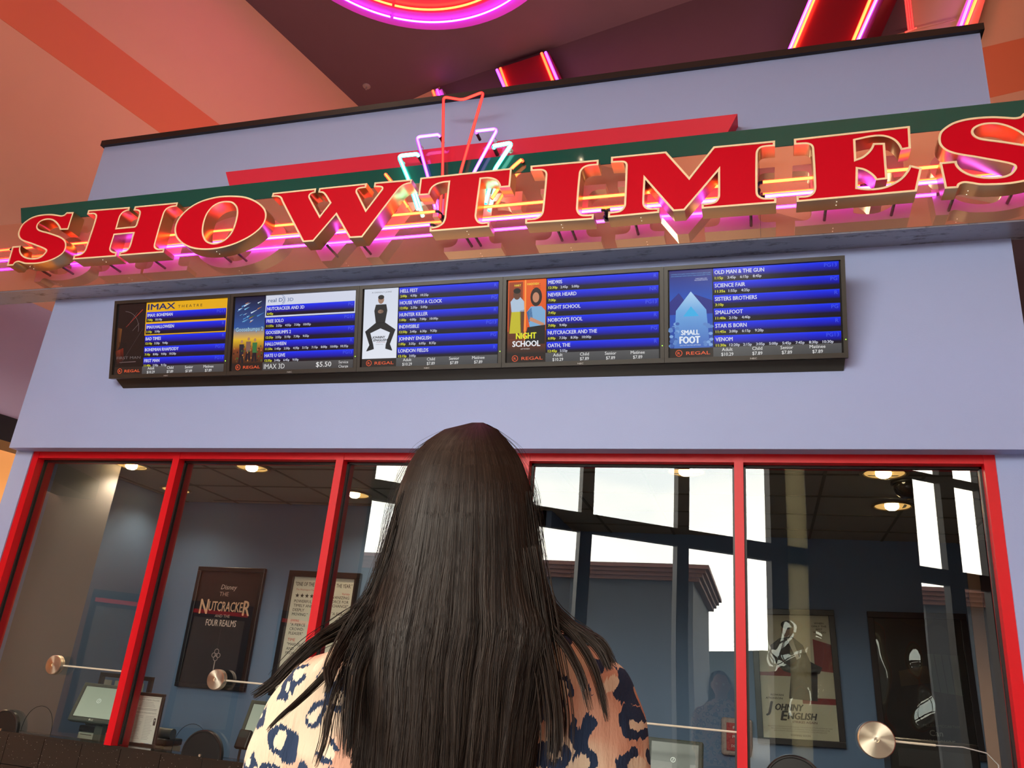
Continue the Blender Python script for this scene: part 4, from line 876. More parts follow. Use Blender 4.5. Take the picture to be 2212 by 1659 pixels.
# talk-through discs with their tubes
def disc(px, py, r, x_end, label, py_end=None, cable=False):
    Yd = GY-.06; c_ = onY(px, py, Yd); t = thing('speaking_disc', c_, label, 'intercom', 'round steel talk-through discs on the windows')
    MB().lathe(c_+Vector((0, .028, 0)), (0, -1, 0), [(0, 0), (r, 0), (r, .010), (r*.97, .012), (r*.97, .016), (r, .018), (r, .036), (r-.004, .040), (r*.28, .0405), (.012, .042), (.011, .038), (0, .038)], 48).build('disc', STEEL, t)
    MB().cyl(c_+Vector((0, .028, 0)), (0, 1, 0), .012, .034, 12).build('stem', STEEL, t)
    a = c_+Vector((r*.9, .02, -.0)); b_ = Vector((x_end, GY-.02, a.z+(py_end or 0)))
    MB().tube([a, b_], .0055, 8).build('tube', TUBE, t)
    if cable:
        MB().tube([b_, b_+Vector((.12, 0, .004)), b_+Vector((.22, 0, -.012)), b_+Vector((.265, 0, -.06)), b_+Vector((.27, 0, -.2))], .003, 6).build('cable', mat('grey_cable', (.4, .4, .4), .4), t)
disc(117, 1436, .062, -4.035, 'brushed steel speaking disc on the leftmost window pane')
disc(467, 1468, .062, -2.725, 'brushed steel speaking disc on the second window pane')
disc(1168, 1540, .062, -.15, 'brushed steel speaking disc hidden behind the person, its tube running to the fourth mullion')
disc(1893, 1598, .086, .79, 'large brushed steel speaking disc on the rightmost window pane', 0.0, True)

def cover(px, py, rx, rz, label, Y=None):
    c_ = onY(px, py, GY-.05); t = thing('opening_cover', c_, label, 'cover', 'round black covers of the pass-through openings')
    MB().lathe(c_+Vector((0, .03, 0)), (0, -1, 0), [(0, 0), (rx, 0), (rx, .022), (rx-.006, .028), (rx-.012, .028), (rx-.016, .025), (0, .027)], 48).build('plate', mat('black_plastic', (.01, .01, .01), .3), t)
    MB().cyl(c_+Vector((0, .002, 0)), (0, -1, 0), .008, .008, 10).build('screw_or_glow_dot', STEEL, t)
cover(432, 1632, .145, .1, 'round black opening cover low in the second pane')
cover(2, 1576, .125, .1, 'round black opening cover at the left edge of the photo')
cover(1716, 1702, .15, .1, 'round black opening cover at the bottom of the rightmost pane')

# framed notice standing at the window
def d_not(a, H):
    a.rect(0, 0, 1000, H, (236, 232, 226)); a.layer = 1; K = (110, 108, 110)
    a.rect(60, 40, 940, 55, (190, 180, 180)); a.text('EFFECTIVE CINEMA POLICIES', 500, 130, 40, K, 'c', width=820)
    g = random.Random(2)
    for k in range(4): a.rect(300-k*30, 170+k*40, 720+k*30, 182+k*40, (175, 172, 172))
    a.rect(110, 350, 890, 362, (150, 148, 148)); a.rect(120, 385, 880, 397, (150, 148, 148)); a.text('ADMISSION REQUIREMENTS', 500, 490, 34, K, 'c', width=780)
    for col_ in (120, 540):
        for k in range(16): a.rect(col_, 560+k*42, col_+g.uniform(210, 340), 572+k*42, (180, 178, 178))
    a.rect(850, 600, 930, 800, (50, 45, 50)); a.layer = 2; a.ell(890, 660, 22, 30, (190, 180, 180), 12)
    for x, y in ((120, 1340), (120, 1480), (540, 1480)): a.ring(x+20, y, 45, 9, K, n=14)
    a.rect(560, 1300, 660, 1350, (200, 70, 50)); a.rect(660, 1300, 740, 1350, (90, 90, 90)); a.rect(740, 1300, 860, 1350, (90, 110, 180)); a.rect(640, 1610, 900, 1660, (60, 30, 34)); a.rect(640, 1610, 740, 1660, (170, 40, 40))
n0 = onY(292, 1500, 4.93); n1 = onY(357, 1505, 4.93); n2 = onY(270, 1604, 4.93)
frame_poster(n0.x-.008, n1.x+.01, n2.z-.01, n0.z+.02, 4.93, math.radians(.5), 'small black framed notice standing behind the second pane by the red mullion', d_not, w=.02, depth=.02, fname='framed_notice', cat='notice', grp=None)

# point-of-sale terminals
def pos(corners, Y, tilt, label, scr, dark=False, yaw=0, logo=True):
    (ax, ay), (bx_, by_), (cx_, cy_) = corners                     # top left, top right, bottom left
    A_, B_, C_ = onY(ax, ay, Y+.04), onY(bx_, by_, Y+.04), onY(cx_, cy_, Y-.02)
    W_, H_ = (B_-A_).length, (C_-A_).length*1.02
    cen = (B_+C_)/2; M = Matrix.Translation(cen) @ Matrix.Rotation(yaw, 4, 'Z') @ Matrix.Rotation(-tilt, 4, 'X')
    t = thing('till_screen', (cen.x, cen.y, -.62), label, 'till screen', 'till screens behind the windows'); off = 0
    hw, hh = W_/2, H_/2; mm = mat('grey_green_plastic', (.085, .10, .085), .5) if not dark else mat('dark_plastic', (.02, .02, .022), .4)
    q = MB(); q.box((-hw, -.0, -hh), (hw, .045, hh), 0, M); q.build('housing', mm, t, bevel=.008)
    q = MB(); q.box((-hw*.7, .04, -hh*.7), (hw*.7, .09, hh*.7), 0, M); q.build('back_box', mm, t, bevel=.01)
    a = Art(M @ Vector((-hw*.82, -.002, hh*.80)), M.to_3x3() @ Vector((hw*1.64, 0, 0)), M.to_3x3() @ Vector((0, 0, -hh*1.56)), 1000, 760, -.0004)
    a.rect(-14, -14, 1014, 774, (20, 22, 20)); a.layer = 1; a.rect(0, 0, 1000, 760, scr[0], scr[1]); a.layer = 2
    if not dark: a.ring(470, 340, 55, 12, (225, 230, 215)); a.line(480, 310, 462, 365, 14, (225, 230, 215))
    else: a.ell(640, 770, 70, 70, (235, 235, 235), 20); a.layer = 3; a.ell(640, 770, 55, 55, (60, 70, 110), 20); a.poly([(640, 730), (610, 790), (640, 775), (670, 790)], (230, 230, 235))
    a.build('screen', SCREEN, t)
    if logo:
        b = Art(M @ Vector((-.03, -.002, -hh*.80)), M.to_3x3() @ Vector((.06, 0, 0)), M.to_3x3() @ Vector((0, 0, -.02)), 600, 200, -.0004); b.ell(130, 90, 75, 75, (225, 225, 215), 14); b.text('LG', 240, 160, 130, (215, 215, 205), bold=.04); b.build('badge', PAPER, t)
    zb_ = cen.z-H_*.42
    MB().box((cen.x-.035, cen.y+.05, -.60), (cen.x+.035, cen.y+.10, cen.z)).build('neck', mm, t, bevel=.008)
    MB().box((cen.x-.14, cen.y-.08, -.62), (cen.x+.14, cen.y+.14, -.595)).build('foot', mm, t, bevel=.008)
pos([(180, 1474), (282, 1482), (147, 1556)], 5.25, math.radians(18), 'grey till screen with a pale display behind the leftmost pane', ((150, 160, 138), (170, 178, 155)))
pos([(538, 1512), (640, 1520), (516, 1602)], 5.25, math.radians(18), 'grey till screen with a pale display, half hidden by the patterned left sleeve', ((158, 166, 148), (176, 182, 160)))
pos([(1398, 1592), (1518, 1604), (1395, 1690)], 5.15, math.radians(12), 'dark till screen standing right of the patterned sleeve, fourth pane', ((52, 54, 48), (42, 44, 40)), False, 0, False)

# printers and holders beside the tills
def printer(x, y, z, label, s=1):
    t = thing('receipt_printer', (x, y, z), label, 'printer', 'receipt printers on the worktop')
    MB().box((x-.075*s, y-.09, z), (x+.075*s, y+.09, z+.075)).build('body', mat('pale_plastic', (.42, .43, .36), .5), t, bevel=.008)
    MB().box((x-.078*s, y-.092, z+.078), (x+.078*s, y+.092, z+.12)).build('lid', mat('dark_plastic', (.03, .03, .032), .4), t, bevel=.01)
    MB().tube([(x-.07*s, y-.02, z+.15), (x+.07*s, y-.02, z+.15)], .035, 16).build('paper_roll', mat('grey_plastic', (.16, .17, .17), .4), t)
    MB().box((x-.05*s, y-.094, z+.058), (x+.05*s, y-.089, z+.062)).build('slot', BLACK, t)
p_ = onY(363, 1580, 5.2); printer(p_.x-.01, 5.2, -.62, 'pale receipt printer with a dark lid right of the framed notice')
p_ = onY(205, 1580, 5.3); printer(p_.x-.13, 5.455, -.62, 'pale receipt printer behind the leftmost till screen')
def card_reader(x, y, z, label):
    t = thing('card_reader', (x, y, z), label, 'card reader', None)
    M = Matrix.Translation((x, y, z)) @ Matrix.Rotation(math.radians(-20), 4, 'X')
    MB().box((-.045, -.015, .0), (.045, .02, .12), 0, M).build('body', mat('black_plastic', (.01, .01, .01), .3), t, bevel=.01)
    MB().box((-.035, -.018, .065), (.035, -.014, .11), 0, M).build('display', mat('dim_display', (.05, .06, .06), .2), t)
    MB().tube([(x, y, z-.12), (x, y+.005, z+.02)], .008, 8).build('stalk', BLACK, t)
    MB().cyl((x, y, z-.125), (0, 0, 1), .05, .01, 20).build('foot', BLACK, t)
p_ = onY(512, 1600, 5.0); card_reader(p_.x, 5.05, -.495, 'small black card reader left of the half hidden till screen')
# display rail with hanging cards behind the left till
p_ = onY(268, 1490, 5.6)
t = thing('display_rack', (p_.x, 5.6, -.62), 'black display rack with hanging strips behind the leftmost till screen', 'rack')
MB().box((p_.x-.24, 5.58, -.62), (p_.x-.22, 5.62, p_.z+.10)).box((p_.x+.22, 5.58, -.62), (p_.x+.24, 5.62, p_.z+.10)).box((p_.x-.24, 5.58, p_.z+.08), (p_.x+.24, 5.62, p_.z+.11)).box((p_.x-.24, 5.58, p_.z-.05), (p_.x+.24, 5.60, p_.z-.02)).build('rack_frame', mat('black_plastic'), t)
for k in range(4): MB().box((p_.x-.18+k*.1, 5.575, p_.z-.12), (p_.x-.11+k*.1, 5.578, p_.z+.06)).build('strip', mat('dim_red_strip', (.25, .03, .03), .4) if k == 2 else mat('grey_strip', (.25, .24, .2), .4), t)

# fire alarm pull station on the inside wall
c0 = onY(1592, 1592, 7.88)
t = thing('fire_alarm', c0, 'red fire alarm pull station in a clear cover beside the fourth red mullion', 'fire alarm')
MB().box((c0.x-.13, 7.83, c0.z-.15), (c0.x+.13, 7.90, c0.z+.15)).build('cover_box', mat('clear_grey_cover', (.42, .33, .32), .2), t, bevel=.02)
MB().box((c0.x-.085, 7.818, c0.z-.11), (c0.x+.085, 7.835, c0.z+.11)).build('pull_station', mat('alarm_red', (.45, .02, .03), .4), t, bevel=.004)
a = Art((c0.x-.085, 7.816, c0.z+.11), (.17, 0, 0), (0, 0, -.22), 170, 220, -.0004); a.text('FIRE', 85, 50, 26, (230, 215, 215), 'c', bold=.03); a.rect(30, 75, 140, 78, (230, 215, 215)); a.text('PULL', 85, 120, 24, (230, 215, 215), 'c', bold=.03); a.text('DOWN', 85, 190, 20, (230, 215, 215), 'c'); a.build('lettering', PAPER, t)
# dark desk box at lower right
p_ = onY(2010, 1650, 5.4)
t = thing('cash_drawer_stand', (p_.x, 5.4, -.62), 'black box stand at the bottom right behind the speaking disc', 'box')
MB().box((p_.x-.22, 5.25, -.62), (p_.x+.22, 5.54, p_.z+.12)).build('body', mat('black_plastic'), t, bevel=.01)
MB().box((p_.x-.18, 5.245, p_.z-.02), (p_.x+.18, 5.25, p_.z+.07)).build('panel', mat('dark_plastic'), t)
# ================================================================== PERSON
def leopard():
    m = bpy.data.materials.new('leopard_cotton'); m.use_nodes = True; n = m.node_tree.nodes; l = m.node_tree.links; p = n['Principled BSDF']; p.inputs['Roughness'].default_value = .8; p.inputs['Specular IOR Level'].default_value = .2
    def N(t, **k):
        q = n.new(t)
        for a, b_ in k.items(): q.inputs[a].default_value = b_
        return q
    def M_(op, a, b_=None, c_=None):
        q = n.new('ShaderNodeMath'); q.operation = op
        for i, v in enumerate((a, b_, c_)):
            if v is None: continue
            if isinstance(v, (int, float)): q.inputs[i].default_value = v
            else: l.new(v, q.inputs[i])
        return q.outputs[0]
    t = n.new('ShaderNodeTexCoord'); sp = n.new('ShaderNodeSeparateXYZ'); l.new(t.outputs['Object'], sp.inputs[0])
    # ikat style feathering: columns shifted up and down
    jx = n.new('ShaderNodeTexNoise'); jx.noise_dimensions = '1D'; jx.inputs['Scale'].default_value = 420; jx.inputs['Detail'].default_value = 1; l.new(sp.outputs['X'], jx.inputs['W'])
    jz = M_('MULTIPLY_ADD', jx.outputs['Fac'], .010, -.005)
    zz_ = M_('ADD', sp.outputs['Z'], jz); yy = M_('MULTIPLY', sp.outputs['Y'], .8)
    cb = n.new('ShaderNodeCombineXYZ'); l.new(sp.outputs['X'], cb.inputs[0]); l.new(yy, cb.inputs[1]); l.new(zz_, cb.inputs[2])
    wn = N('ShaderNodeTexNoise', Scale=22., Detail=1.); l.new(cb.outputs[0], wn.inputs['Vector'])
    v1 = n.new('ShaderNodeVectorMath'); v1.operation = 'MULTIPLY_ADD'; v1.inputs[1].default_value = (.035, .0, .035); v1.inputs[2].default_value = (-.0175, 0, -.0175); l.new(wn.outputs['Color'], v1.inputs[0])
    v2 = n.new('ShaderNodeVectorMath'); v2.operation = 'ADD'; l.new(v1.outputs[0], v2.inputs[0]); l.new(cb.outputs[0], v2.inputs[1])
    vo = N('ShaderNodeTexVoronoi', Scale=21.5, Randomness=.8); vo.voronoi_dimensions = '2D'
    s3 = n.new('ShaderNodeSeparateXYZ'); l.new(v2.outputs[0], s3.inputs[0]); c3 = n.new('ShaderNodeCombineXYZ'); l.new(s3.outputs[0], c3.inputs[0]); l.new(s3.outputs[2], c3.inputs[1]); l.new(c3.outputs[0], vo.inputs['Vector'])
    n2 = N('ShaderNodeTexNoise', Scale=38., Detail=.5); l.new(cb.outputs[0], n2.inputs['Vector'])
    d = M_('ADD', vo.outputs['Distance'], M_('MULTIPLY_ADD', n2.outputs['Fac'], .35, -.175))
    spot = M_('LESS_THAN', d, .405)
    # hollow centres, only for part of the cells, opened to one side
    vs_ = n.new('ShaderNodeSeparateColor'); l.new(vo.outputs['Color'], vs_.inputs[0])
    hol = M_('MULTIPLY', M_('LESS_THAN', M_('ADD', d, M_('MULTIPLY_ADD', vs_.outputs[1], .10, -.05)), .19), M_('GREATER_THAN', vs_.outputs[0], .35))
    n3 = N('ShaderNodeTexNoise', Scale=30., Detail=0.); l.new(v2.outputs[0], n3.inputs['Vector'])
    gap = M_('GREATER_THAN', n3.outputs['Fac'], .60)
    navy = M_('MULTIPLY', M_('MULTIPLY', spot, M_('SUBTRACT', 1., hol)), M_('SUBTRACT', 1., gap))
    n4 = N('ShaderNodeTexNoise', Scale=9., Detail=1.); l.new(cb.outputs[0], n4.inputs['Vector'])
    rp = n.new('ShaderNodeValToRGB'); rp.color_ramp.elements[0].position = .42; rp.color_ramp.elements[0].color = (.56, .29, .20, 1); rp.color_ramp.elements[1].position = .56; rp.color_ramp.elements[1].color = (.62, .47, .34, 1); l.new(n4.outputs['Fac'], rp.inputs[0])
    m1 = n.new('ShaderNodeMix'); m1.data_type = 'RGBA'; m1.inputs['B'].default_value = (.66, .54, .40, 1); l.new(rp.outputs[0], m1.inputs['A']); l.new(hol, m1.inputs['Factor'])
    m2 = n.new('ShaderNodeMix'); m2.data_type = 'RGBA'; m2.inputs['B'].default_value = (.018, .032, .072, 1); l.new(m1.outputs['Result'], m2.inputs['A']); l.new(navy, m2.inputs['Factor'])
    l.new(m2.outputs['Result'], p.inputs['Base Color'])
    wv = N('ShaderNodeTexNoise', Scale=7., Detail=6.); mp = n.new('ShaderNodeMapping'); mp.inputs['Scale'].default_value = (2.4, 1, .8); l.new(t.outputs['Object'], mp.inputs[0]); l.new(mp.outputs[0], wv.inputs['Vector'])
    bp = n.new('ShaderNodeBump'); bp.inputs['Strength'].default_value = .8; bp.inputs['Distance'].default_value = .025; l.new(wv.outputs['Fac'], bp.inputs['Height'])
    wf = N('ShaderNodeTexNoise', Scale=140., Detail=2.); mp2 = n.new('ShaderNodeMapping'); mp2.inputs['Scale'].default_value = (3, 1, .5); l.new(t.outputs['Object'], mp2.inputs[0]); l.new(mp2.outputs[0], wf.inputs['Vector'])
    bp2 = n.new('ShaderNodeBump'); bp2.inputs['Strength'].default_value = .5; bp2.inputs['Distance'].default_value = .002; l.new(wf.outputs['Fac'], bp2.inputs['Height']); l.new(bp.outputs[0], bp2.inputs['Normal']); l.new(bp2.outputs[0], p.inputs['Normal'])
    return m
LEO = leopard(); SKIN = mat('skin', (.45, .24, .16), .5)
CXP, CYP = -.402, 1.10
per = thing('person', (CXP, CYP, FLOOR), 'woman with long dark hair and leopard print blouse, standing with her back turned', 'person')
def ringp(cx, cy, z, rx, ry, n=40, ex=2.0, tilt=0.):
    out = []
    for k in range(n):
        a = 2*math.pi*k/n; c_, s_ = math.cos(a), math.sin(a)
        x = cx+rx*math.copysign(abs(c_)**(2/ex), c_); out.append(Vector((x, cy+ry*math.copysign(abs(s_)**(2/ex), s_), z+tilt*(x-CXP))))
    return out
def ringo(c, t, rx, ry, n=20, up=Vector((0, 1, 0))):
    t = t.normalized(); u = t.cross(up).normalized(); w = u.cross(t)
    return [c+u*math.cos(2*math.pi*k/n)*rx+w*math.sin(2*math.pi*k/n)*ry for k in range(n)]
def limb(mb, pts, rs, n=20):
    pts = [Vector(p) for p in pts]; rg = []
    for i, p in enumerate(pts):
        t = pts[min(i+1, len(pts)-1)]-pts[max(i-1, 0)]; r = rs[i] if isinstance(rs[i], tuple) else (rs[i], rs[i]); rg.append(ringo(p, t, r[0], r[1], n))
    e0 = ringo(pts[0]-(pts[1]-pts[0]).normalized()*rg_r(rs[0])*.5, pts[1]-pts[0], rg_r(rs[0])*.6, rg_r(rs[0])*.6, n); e1 = ringo(pts[-1]+(pts[-1]-pts[-2]).normalized()*rg_r(rs[-1])*.5, pts[-1]-pts[-2], rg_r(rs[-1])*.6, rg_r(rs[-1])*.6, n)
    return mb.loft([e0]+rg+[e1])
def rg_r(r): return r if not isinstance(r, tuple) else min(r)
def remesh(ob, vox, smooth=8):
    r = ob.modifiers.new('remesh', 'REMESH'); r.mode = 'VOXEL'; r.voxel_size = vox; r.use_smooth_shade = True
    s = ob.modifiers.new('smooth', 'SMOOTH'); s.factor = .6; s.iterations = smooth
    return ob
T_ = .09
# body: one continuous figure
b = MB()
b.loft([ringp(CXP, CYP, z, rx, ry, 40, 2.3, T_ if z > -.3 else 0) for z, rx, ry in ((-.62, .10, .08), (-.60, .165, .11), (-.50, .185, .12), (-.38, .16, .105), (-.28, .15, .10), (-.15, .175, .11), (-.03, .185, .105), (.04, .165, .085), (.08, .10, .07), (.10, .058, .058), (.17, .054, .056))])
HC = Vector((CXP-.002, CYP+.012, .232))
hd = []
for k in range(15):
    a = math.pi*(k/14)-math.pi/2; z = math.sin(a)*.112; r = math.cos(a)
    hd.append([HC+Vector((math.cos(q)*.078*r, math.sin(q)*.088*r-.004+(-.006 if z < -.05 else 0), z))-Vector((0, z*.22, 0)) for q in [2*math.pi*j/32 for j in range(32)]])
b.loft(hd)
limb(b, [HC+Vector((0, .088, .02)), HC+Vector((0, .108, -.018)), HC+Vector((0, .098, -.032))], [.008, .013, .012], 12)          # nose
limb(b, [HC+Vector((-.024, .098, -.052)), HC+Vector((0, .106, -.054)), HC+Vector((.024, .098, -.052))], [.006, .010, .006], 10)  # mouth
for s in (-1, 1):
    limb(b, [HC+Vector((s*.079, -.002, .02)), HC+Vector((s*.083, -.008, -.005)), HC+Vector((s*.077, 0, -.03))], [.012, .014, .008], 10)     # ears
    sh = Vector((CXP+s*.165, CYP, .015+s*.018)); el = Vector((CXP+s*.222, CYP-.005, -.27)); wr = Vector((CXP+s*.205, CYP+.16, -.42)); hn = wr+Vector((-s*.012, .075, -.04))
    limb(b, [sh, sh*.7+el*.3+Vector((s*.008, 0, 0)), sh*.3+el*.7, el, el*.6+wr*.4, wr], [.056, .052, .044, .038, .038, .025])
    limb(b, [wr, wr*.5+hn*.5, hn], [(.024, .018), (.038, .016), (.036, .014)])
    fd = (hn-wr).normalized()
    for j, (o_, L_) in enumerate(((-.028, .062), (-.010, .074), (.009, .070), (.027, .054))):
        a = hn+Vector((s*o_, 0, 0)); limb(b, [a-fd*.012, a+fd*L_*.45, a+fd*L_*.75+Vector((0, -.006, -.012)), a+fd*L_*.92+Vector((0, -.014, -.026))], [.0095, .009, .008, .007], 10)
    a = wr+fd*.025+Vector((-s*.026, 0, 0)); limb(b, [a, a+fd*.03+Vector((-s*.022, .0, -.006)), a+fd*.06+Vector((-s*.028, -.004, -.014))], [.012, .011, .009], 10)
    hp = Vector((CXP+s*.085, CYP, -.56)); kn = Vector((CXP+s*.095, CYP+.01, -.90)); an = Vector((CXP+s*.10, CYP-.01, -1.27))
    limb(b, [hp, hp*.6+kn*.4, kn, kn*.6+an*.4+Vector((0, -.012, 0)), an], [.092, .078, .055, .052, .036])
    limb(b, [an+Vector((0, -.03, -.045)), an+Vector((0, .06, -.05)), an+Vector((0, .15, -.062))], [(.034, .028), (.036, .022), (.03, .012)])
body = remesh(b.build('body', SKIN, per), .007, 4)
q = MB()
for s in (-1, 1):
    c_ = HC+Vector((s*.031, .082, .012)); q2 = MB(); q2.lathe(c_-Vector((0, .012, 0)), (0, 1, 0), [(0, 0), (.009, .003), (.012, .010), (.008, .019), (0, .022)], 16); q2.build('eye', mat('eye_white', (.7, .68, .65), .1), per)
# blouse
q = MB()
q.loft([ringp(CXP, CYP-.002, z, rx, ry*.9, 48, ex, T_) for z, rx, ry, ex in ((-.56, .10, .09, 2.2), (-.55, .205, .145, 2.2), (-.40, .198, .140, 2.2), (-.22, .200, .140, 2.2), (-.10, .208, .140, 2.3), (-.02, .208, .133, 2.4), (.035, .195, .115, 2.4), (.066, .160, .098, 2.3), (.088, .120, .085, 2.2), (.108, .080, .072, 2), (.118, .062, .062, 2))])
for s in (-1, 1):
    sh = Vector((CXP+s*.17, CYP, .0+s*.016)); m1_ = Vector((CXP+s*.196-(.018 if s < 0 else 0), CYP-.004, -.10+s*.014)); el = Vector((CXP+s*.215, CYP-.005, -.27+s*.01)); fo = Vector((CXP+s*.212, CYP+.07, -.345))
    limb(q, [sh, sh*.5+m1_*.5+Vector((s*.006, 0, 0)), m1_, m1_*.4+el*.6, el, fo], [.068, .074, .072, .068, .066, .058], 24)
bl = remesh(q.build('blouse', LEO, per), .008, 10)
q = MB(); 
for s in (-1, 1):
    hp = Vector((CXP+s*.09, CYP, -.55)); kn = Vector((CXP+s*.097, CYP+.01, -.90)); an = Vector((CXP+s*.10, CYP-.01, -1.25))
    limb(q, [hp, hp*.6+kn*.4, kn, an], [.108, .094, .075, .06], 24)
q.loft([ringp(CXP, CYP, z, rx, ry, 40, 2.2) for z, rx, ry in ((-.66, .12, .1), (-.60, .19, .135), (-.50, .198, .138), (-.44, .18, .12))])
remesh(q.build('trousers', mat('dark_denim', (.02, .025, .04), .8), per), .01, 4)
for s in (-1, 1):
    q = MB(); x = CXP+s*.10
    q.loft([ringp(x, CYP+.035, z, rx, ry, 28, 2.3) for z, rx, ry in ((-1.349, .046, .135), (-1.325, .050, .140), (-1.30, .046, .125), (-1.275, .040, .085), (-1.25, .038, .05))]); q.build('shoe', mat('black_shoe', (.015, .015, .015), .4), per)

# hair
LV = [(913, 1022, 1042), (916, 1008, 1053), (921, 985, 1064), (928, 960, 1074), (940, 940, 1084), (955, 918, 1099), (970, 903, 1111), (1000, 884, 1128), (1050, 864, 1144), (1100, 851, 1152), (1200, 829, 1163), (1250, 814, 1169), (1300, 797, 1180), (1350, 783, 1192), (1400, 772, 1190), (1450, 767, 1180), (1500, 766, 1172), (1600, 762, 1160), (1659, 758, 1152), (1800, 752, 1140), (2000, 770, 1120)]
def lr(py):
    for (a, l0, r0), (b_, l1, r1) in zip(LV[:-1], LV[1:]):
        if py <= b_: t = max(0, (py-a)/(b_-a)); return l0+(l1-l0)*t, r0+(r1-r0)*t
    return LV[-1][1:]
def sstep(x): x = min(1, max(0, x)); return x*x*(3-2*x)
def hairP(a, py, lay=0., dpx=0.):
    l_, r_ = lr(py); mid = (l_+r_)/2; hf = (r_-l_)/2
    px = mid+a*hf+dpx
    R = min(.125, hf/FPX*1.35+.008)
    k = sstep((py-1180)/220); R = R*(1-k)+.045*k; yc = 1.085*(1-k)+.990*k
    Y = yc-(R-lay)*math.sqrt(max(0, 1-min(1, abs(a))**2.2))
    return onY(px, py, Y)
# dark under-layer
pys = [916, 918, 922, 926, 934, 945, 960, 980, 1000, 1040, 1080, 1120, 1180, 1240, 1300, 1350, 1400, 1450, 1520, 1600, 1680, 1760, 1830]
q = MB(); rings = []
for py in pys:
    rg = [hairP(-.97+1.94*i/30, py, .006) for i in range(31)]
    fr = [p+Vector((0, (.10 if py < 1180 else .012)*math.sin(math.pi*(30-i)/30), 0)) for i, p in enumerate(rg)]
    rings.append(rg+[fr[i] for i in range(29, 0, -1)])
q.loft(rings)
HM = [mat('hair_dark', (.009, .0048, .0035), .5, spec=.16), mat('hair_brown', (.018, .0098, .0064), .45, spec=.22), mat('hair_soft', (.030, .018, .012), .45, spec=.30)]
hair = q.build('hair', mat('hair_under', (.004, .0025, .002), 1., spec=0.), per)
cu = bpy.data.curves.new('hair_strands', 'CURVE'); cu.dimensions = '3D'; cu.bevel_depth = .00038; cu.bevel_resolution = 0; cu.use_fill_caps = False
for m_ in HM: cu.materials.append(m_)
g = random.Random(11)
def strand(P, mi, r0=1., tip=.3):
    sp = cu.splines.new('POLY'); sp.points.add(len(P)-1)
    for i, p in enumerate(P):
        sp.points[i].co = (p[0]-CXP, p[1]-CYP, p[2]-FLOOR, 1); t = i/(len(P)-1); sp.points[i].radius = r0*(1 if t < .8 else 1-(1-tip)*(t-.8)/.2)
    sp.material_index = mi; sp.use_smooth = True
NS = 8800
for s_ in range(NS):
    a = g.uniform(-1, 1); 
    if g.random() < .25: a = math.copysign(1-abs(g.gauss(0, .06)), a)
    a = max(-1.0, min(1.0, a)); py1 = g.uniform(1740, 1840); cl = noise.noise(Vector((a*9, 3.1, 0))); lay = g.random()*.010
    n1, n2 = g.uniform(0, 99), g.uniform(0, 99); am_ = g.uniform(1, 5); P = []; fly = g.random() < .03
    mi = 0 if g.random() < .40-.3*cl else (1 if g.random() < .75 else 2)
    for j in range(22):
        t = j/21; py = 913.5+(py1-913.5)*(t**1.35)
        gr = sstep((py-950)/500)
        aa = a+.05*gr*noise.noise(Vector((a*7, py*.004, 1)))+.035*gr*noise.noise(Vector((a*16, py*.003, 5)))
        aa = max(-1.03, min(1.03, aa))
        dp = am_*gr*noise.noise(Vector((n1, py*.007, 0)))*2+(gr*14*noise.noise(Vector((n2, py*.01, 3))) if fly else 0)
        ly = -.001-lay*(.4+.6*gr)+.010*gr*noise.noise(Vector((a*13, py*.002, 9)))
        P.append(hairP(aa, py, .0035+ly*-1 if False else ly*-1*.0+(-.002-lay*gr*.6+.007*gr*noise.noise(Vector((a*11, 7, 2)))), dp))
    strand(P, mi, g.uniform(.8, 1.5))
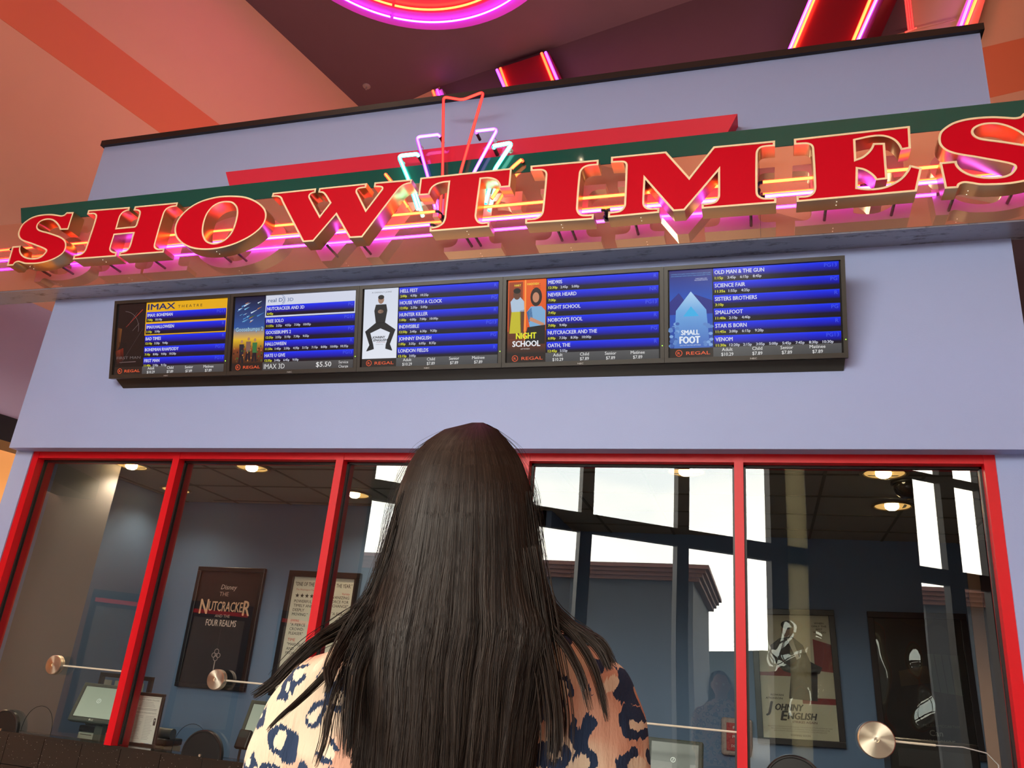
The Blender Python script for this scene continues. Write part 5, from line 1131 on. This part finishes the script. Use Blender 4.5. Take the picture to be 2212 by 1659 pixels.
# fine flyaways round the silhouette
for s_ in range(120):
    sd = g.choice((-1, 1)); py0 = g.uniform(925, 1250); L_ = g.uniform(60, 260); P = []; k_ = g.uniform(6, 26)
    for j in range(9):
        t = j/8; py = py0+L_*t; P.append(hairP(sd*1.0, py, 0, sd*k_*math.sin(math.pi*t*.8)*.8+sd*1))
    strand(P, 1, .45)
def lock(pts, n, w0, w1, Y0, Y1, rad=1.1, end=.4):
    pts = [Vector(p) for p in pts]
    def cr(t):
        m_ = len(pts)-1; i = min(int(t*m_), m_-1); u = t*m_-i
        p0 = pts[max(i-1, 0)]; p1 = pts[i]; p2 = pts[i+1]; p3 = pts[min(i+2, m_)]
        return ((p1*2)+(p2-p0)*u+(p0*2-p1*5+p2*4-p3)*u*u+(p1*3-p0-p2*3+p3)*u*u*u)*.5
    for _ in range(int(n*1.4)):
        o_ = g.gauss(0, .5); e = g.uniform(.82, 1.0); dy = g.uniform(-.006, .004); dl = g.uniform(0, .38); s0 = g.random()**1.3*.42; P = []; nn = g.uniform(0, 50)
        for j in range(16):
            t = s0+j/15*(e-s0); p = cr(t); d = cr(min(1, t+.01))-cr(max(0, t-.01)); d = d.normalized() if d.length > 0 else Vector((0, 1)); nv = Vector((-d.y, d.x))
            ty = sstep(max(0, t-dl)/(1-dl)); w = w0+(w1-w0)*t; q_ = p+nv*(o_*w+2.*noise.noise(Vector((nn, t*4, 0)))); P.append(onY(q_.x, q_.y, Y0+(Y1-Y0)*ty+dy))
        strand(P, g.choice((0, 0, 1, 1, 2)), rad*g.uniform(.7, 1.2), end)
# long lock swept over the left shoulder, ending in the air beside it
lock([(872, 1060), (842, 1170), (806, 1280), (745, 1345), (680, 1392), (630, 1435), (590, 1475), (545, 1506)], 230, 12, 8, 1.035, .94)
lock([(868, 1090), (838, 1200), (800, 1300), (735, 1352), (670, 1392), (612, 1448), (575, 1492)], 140, 14, 9, 1.03, .945)
lock([(866, 1110), (832, 1230), (790, 1330), (742, 1400), (722, 1440), (704, 1500)], 120, 13, 7, 1.025, .925)
lock([(800, 1290), (745, 1375), (712, 1440), (712, 1480)], 80, 18, 7, .98, .92)
lock([(800, 1330), (755, 1400), (700, 1460), (650, 1510), (615, 1540), (575, 1580)], 45, 12, 4, .97, .915)
lock([(790, 1350), (745, 1440), (715, 1520), (700, 1600), (680, 1660)], 30, 16, 6, .96, .91, .9)
lock([(800, 1330), (735, 1360), (690, 1385), (640, 1430)], 60, 26, 10, 1.0, .96)
lock([(790, 1380), (765, 1450), (755, 1540), (748, 1640)], 70, 22, 18, .955, .92)
# right side
lock([(1140, 1060), (1154, 1170), (1178, 1290), (1225, 1345), (1268, 1375), (1300, 1410), (1318, 1450)], 140, 12, 9, 1.035, .965)
lock([(1138, 1090), (1155, 1200), (1182, 1310), (1240, 1372), (1278, 1430), (1300, 1500), (1312, 1560)], 60, 12, 7, 1.03, .935)
lock([(1136, 1110), (1154, 1230), (1180, 1335), (1225, 1400), (1255, 1460), (1275, 1540)], 60, 12, 8, 1.025, .93)
lock([(1142, 1180), (1172, 1370), (1190, 1470), (1200, 1560), (1196, 1660)], 130, 24, 26, .985, .915)
lock([(1140, 1130), (1180, 1310), (1255, 1365), (1300, 1390), (1330, 1440)], 60, 20, 8, 1.02, .97)
hs = bpy.data.objects.new('hair_strands', cu); COL.objects.link(hs); hs.parent = per; hs['kind'] = 'stuff'
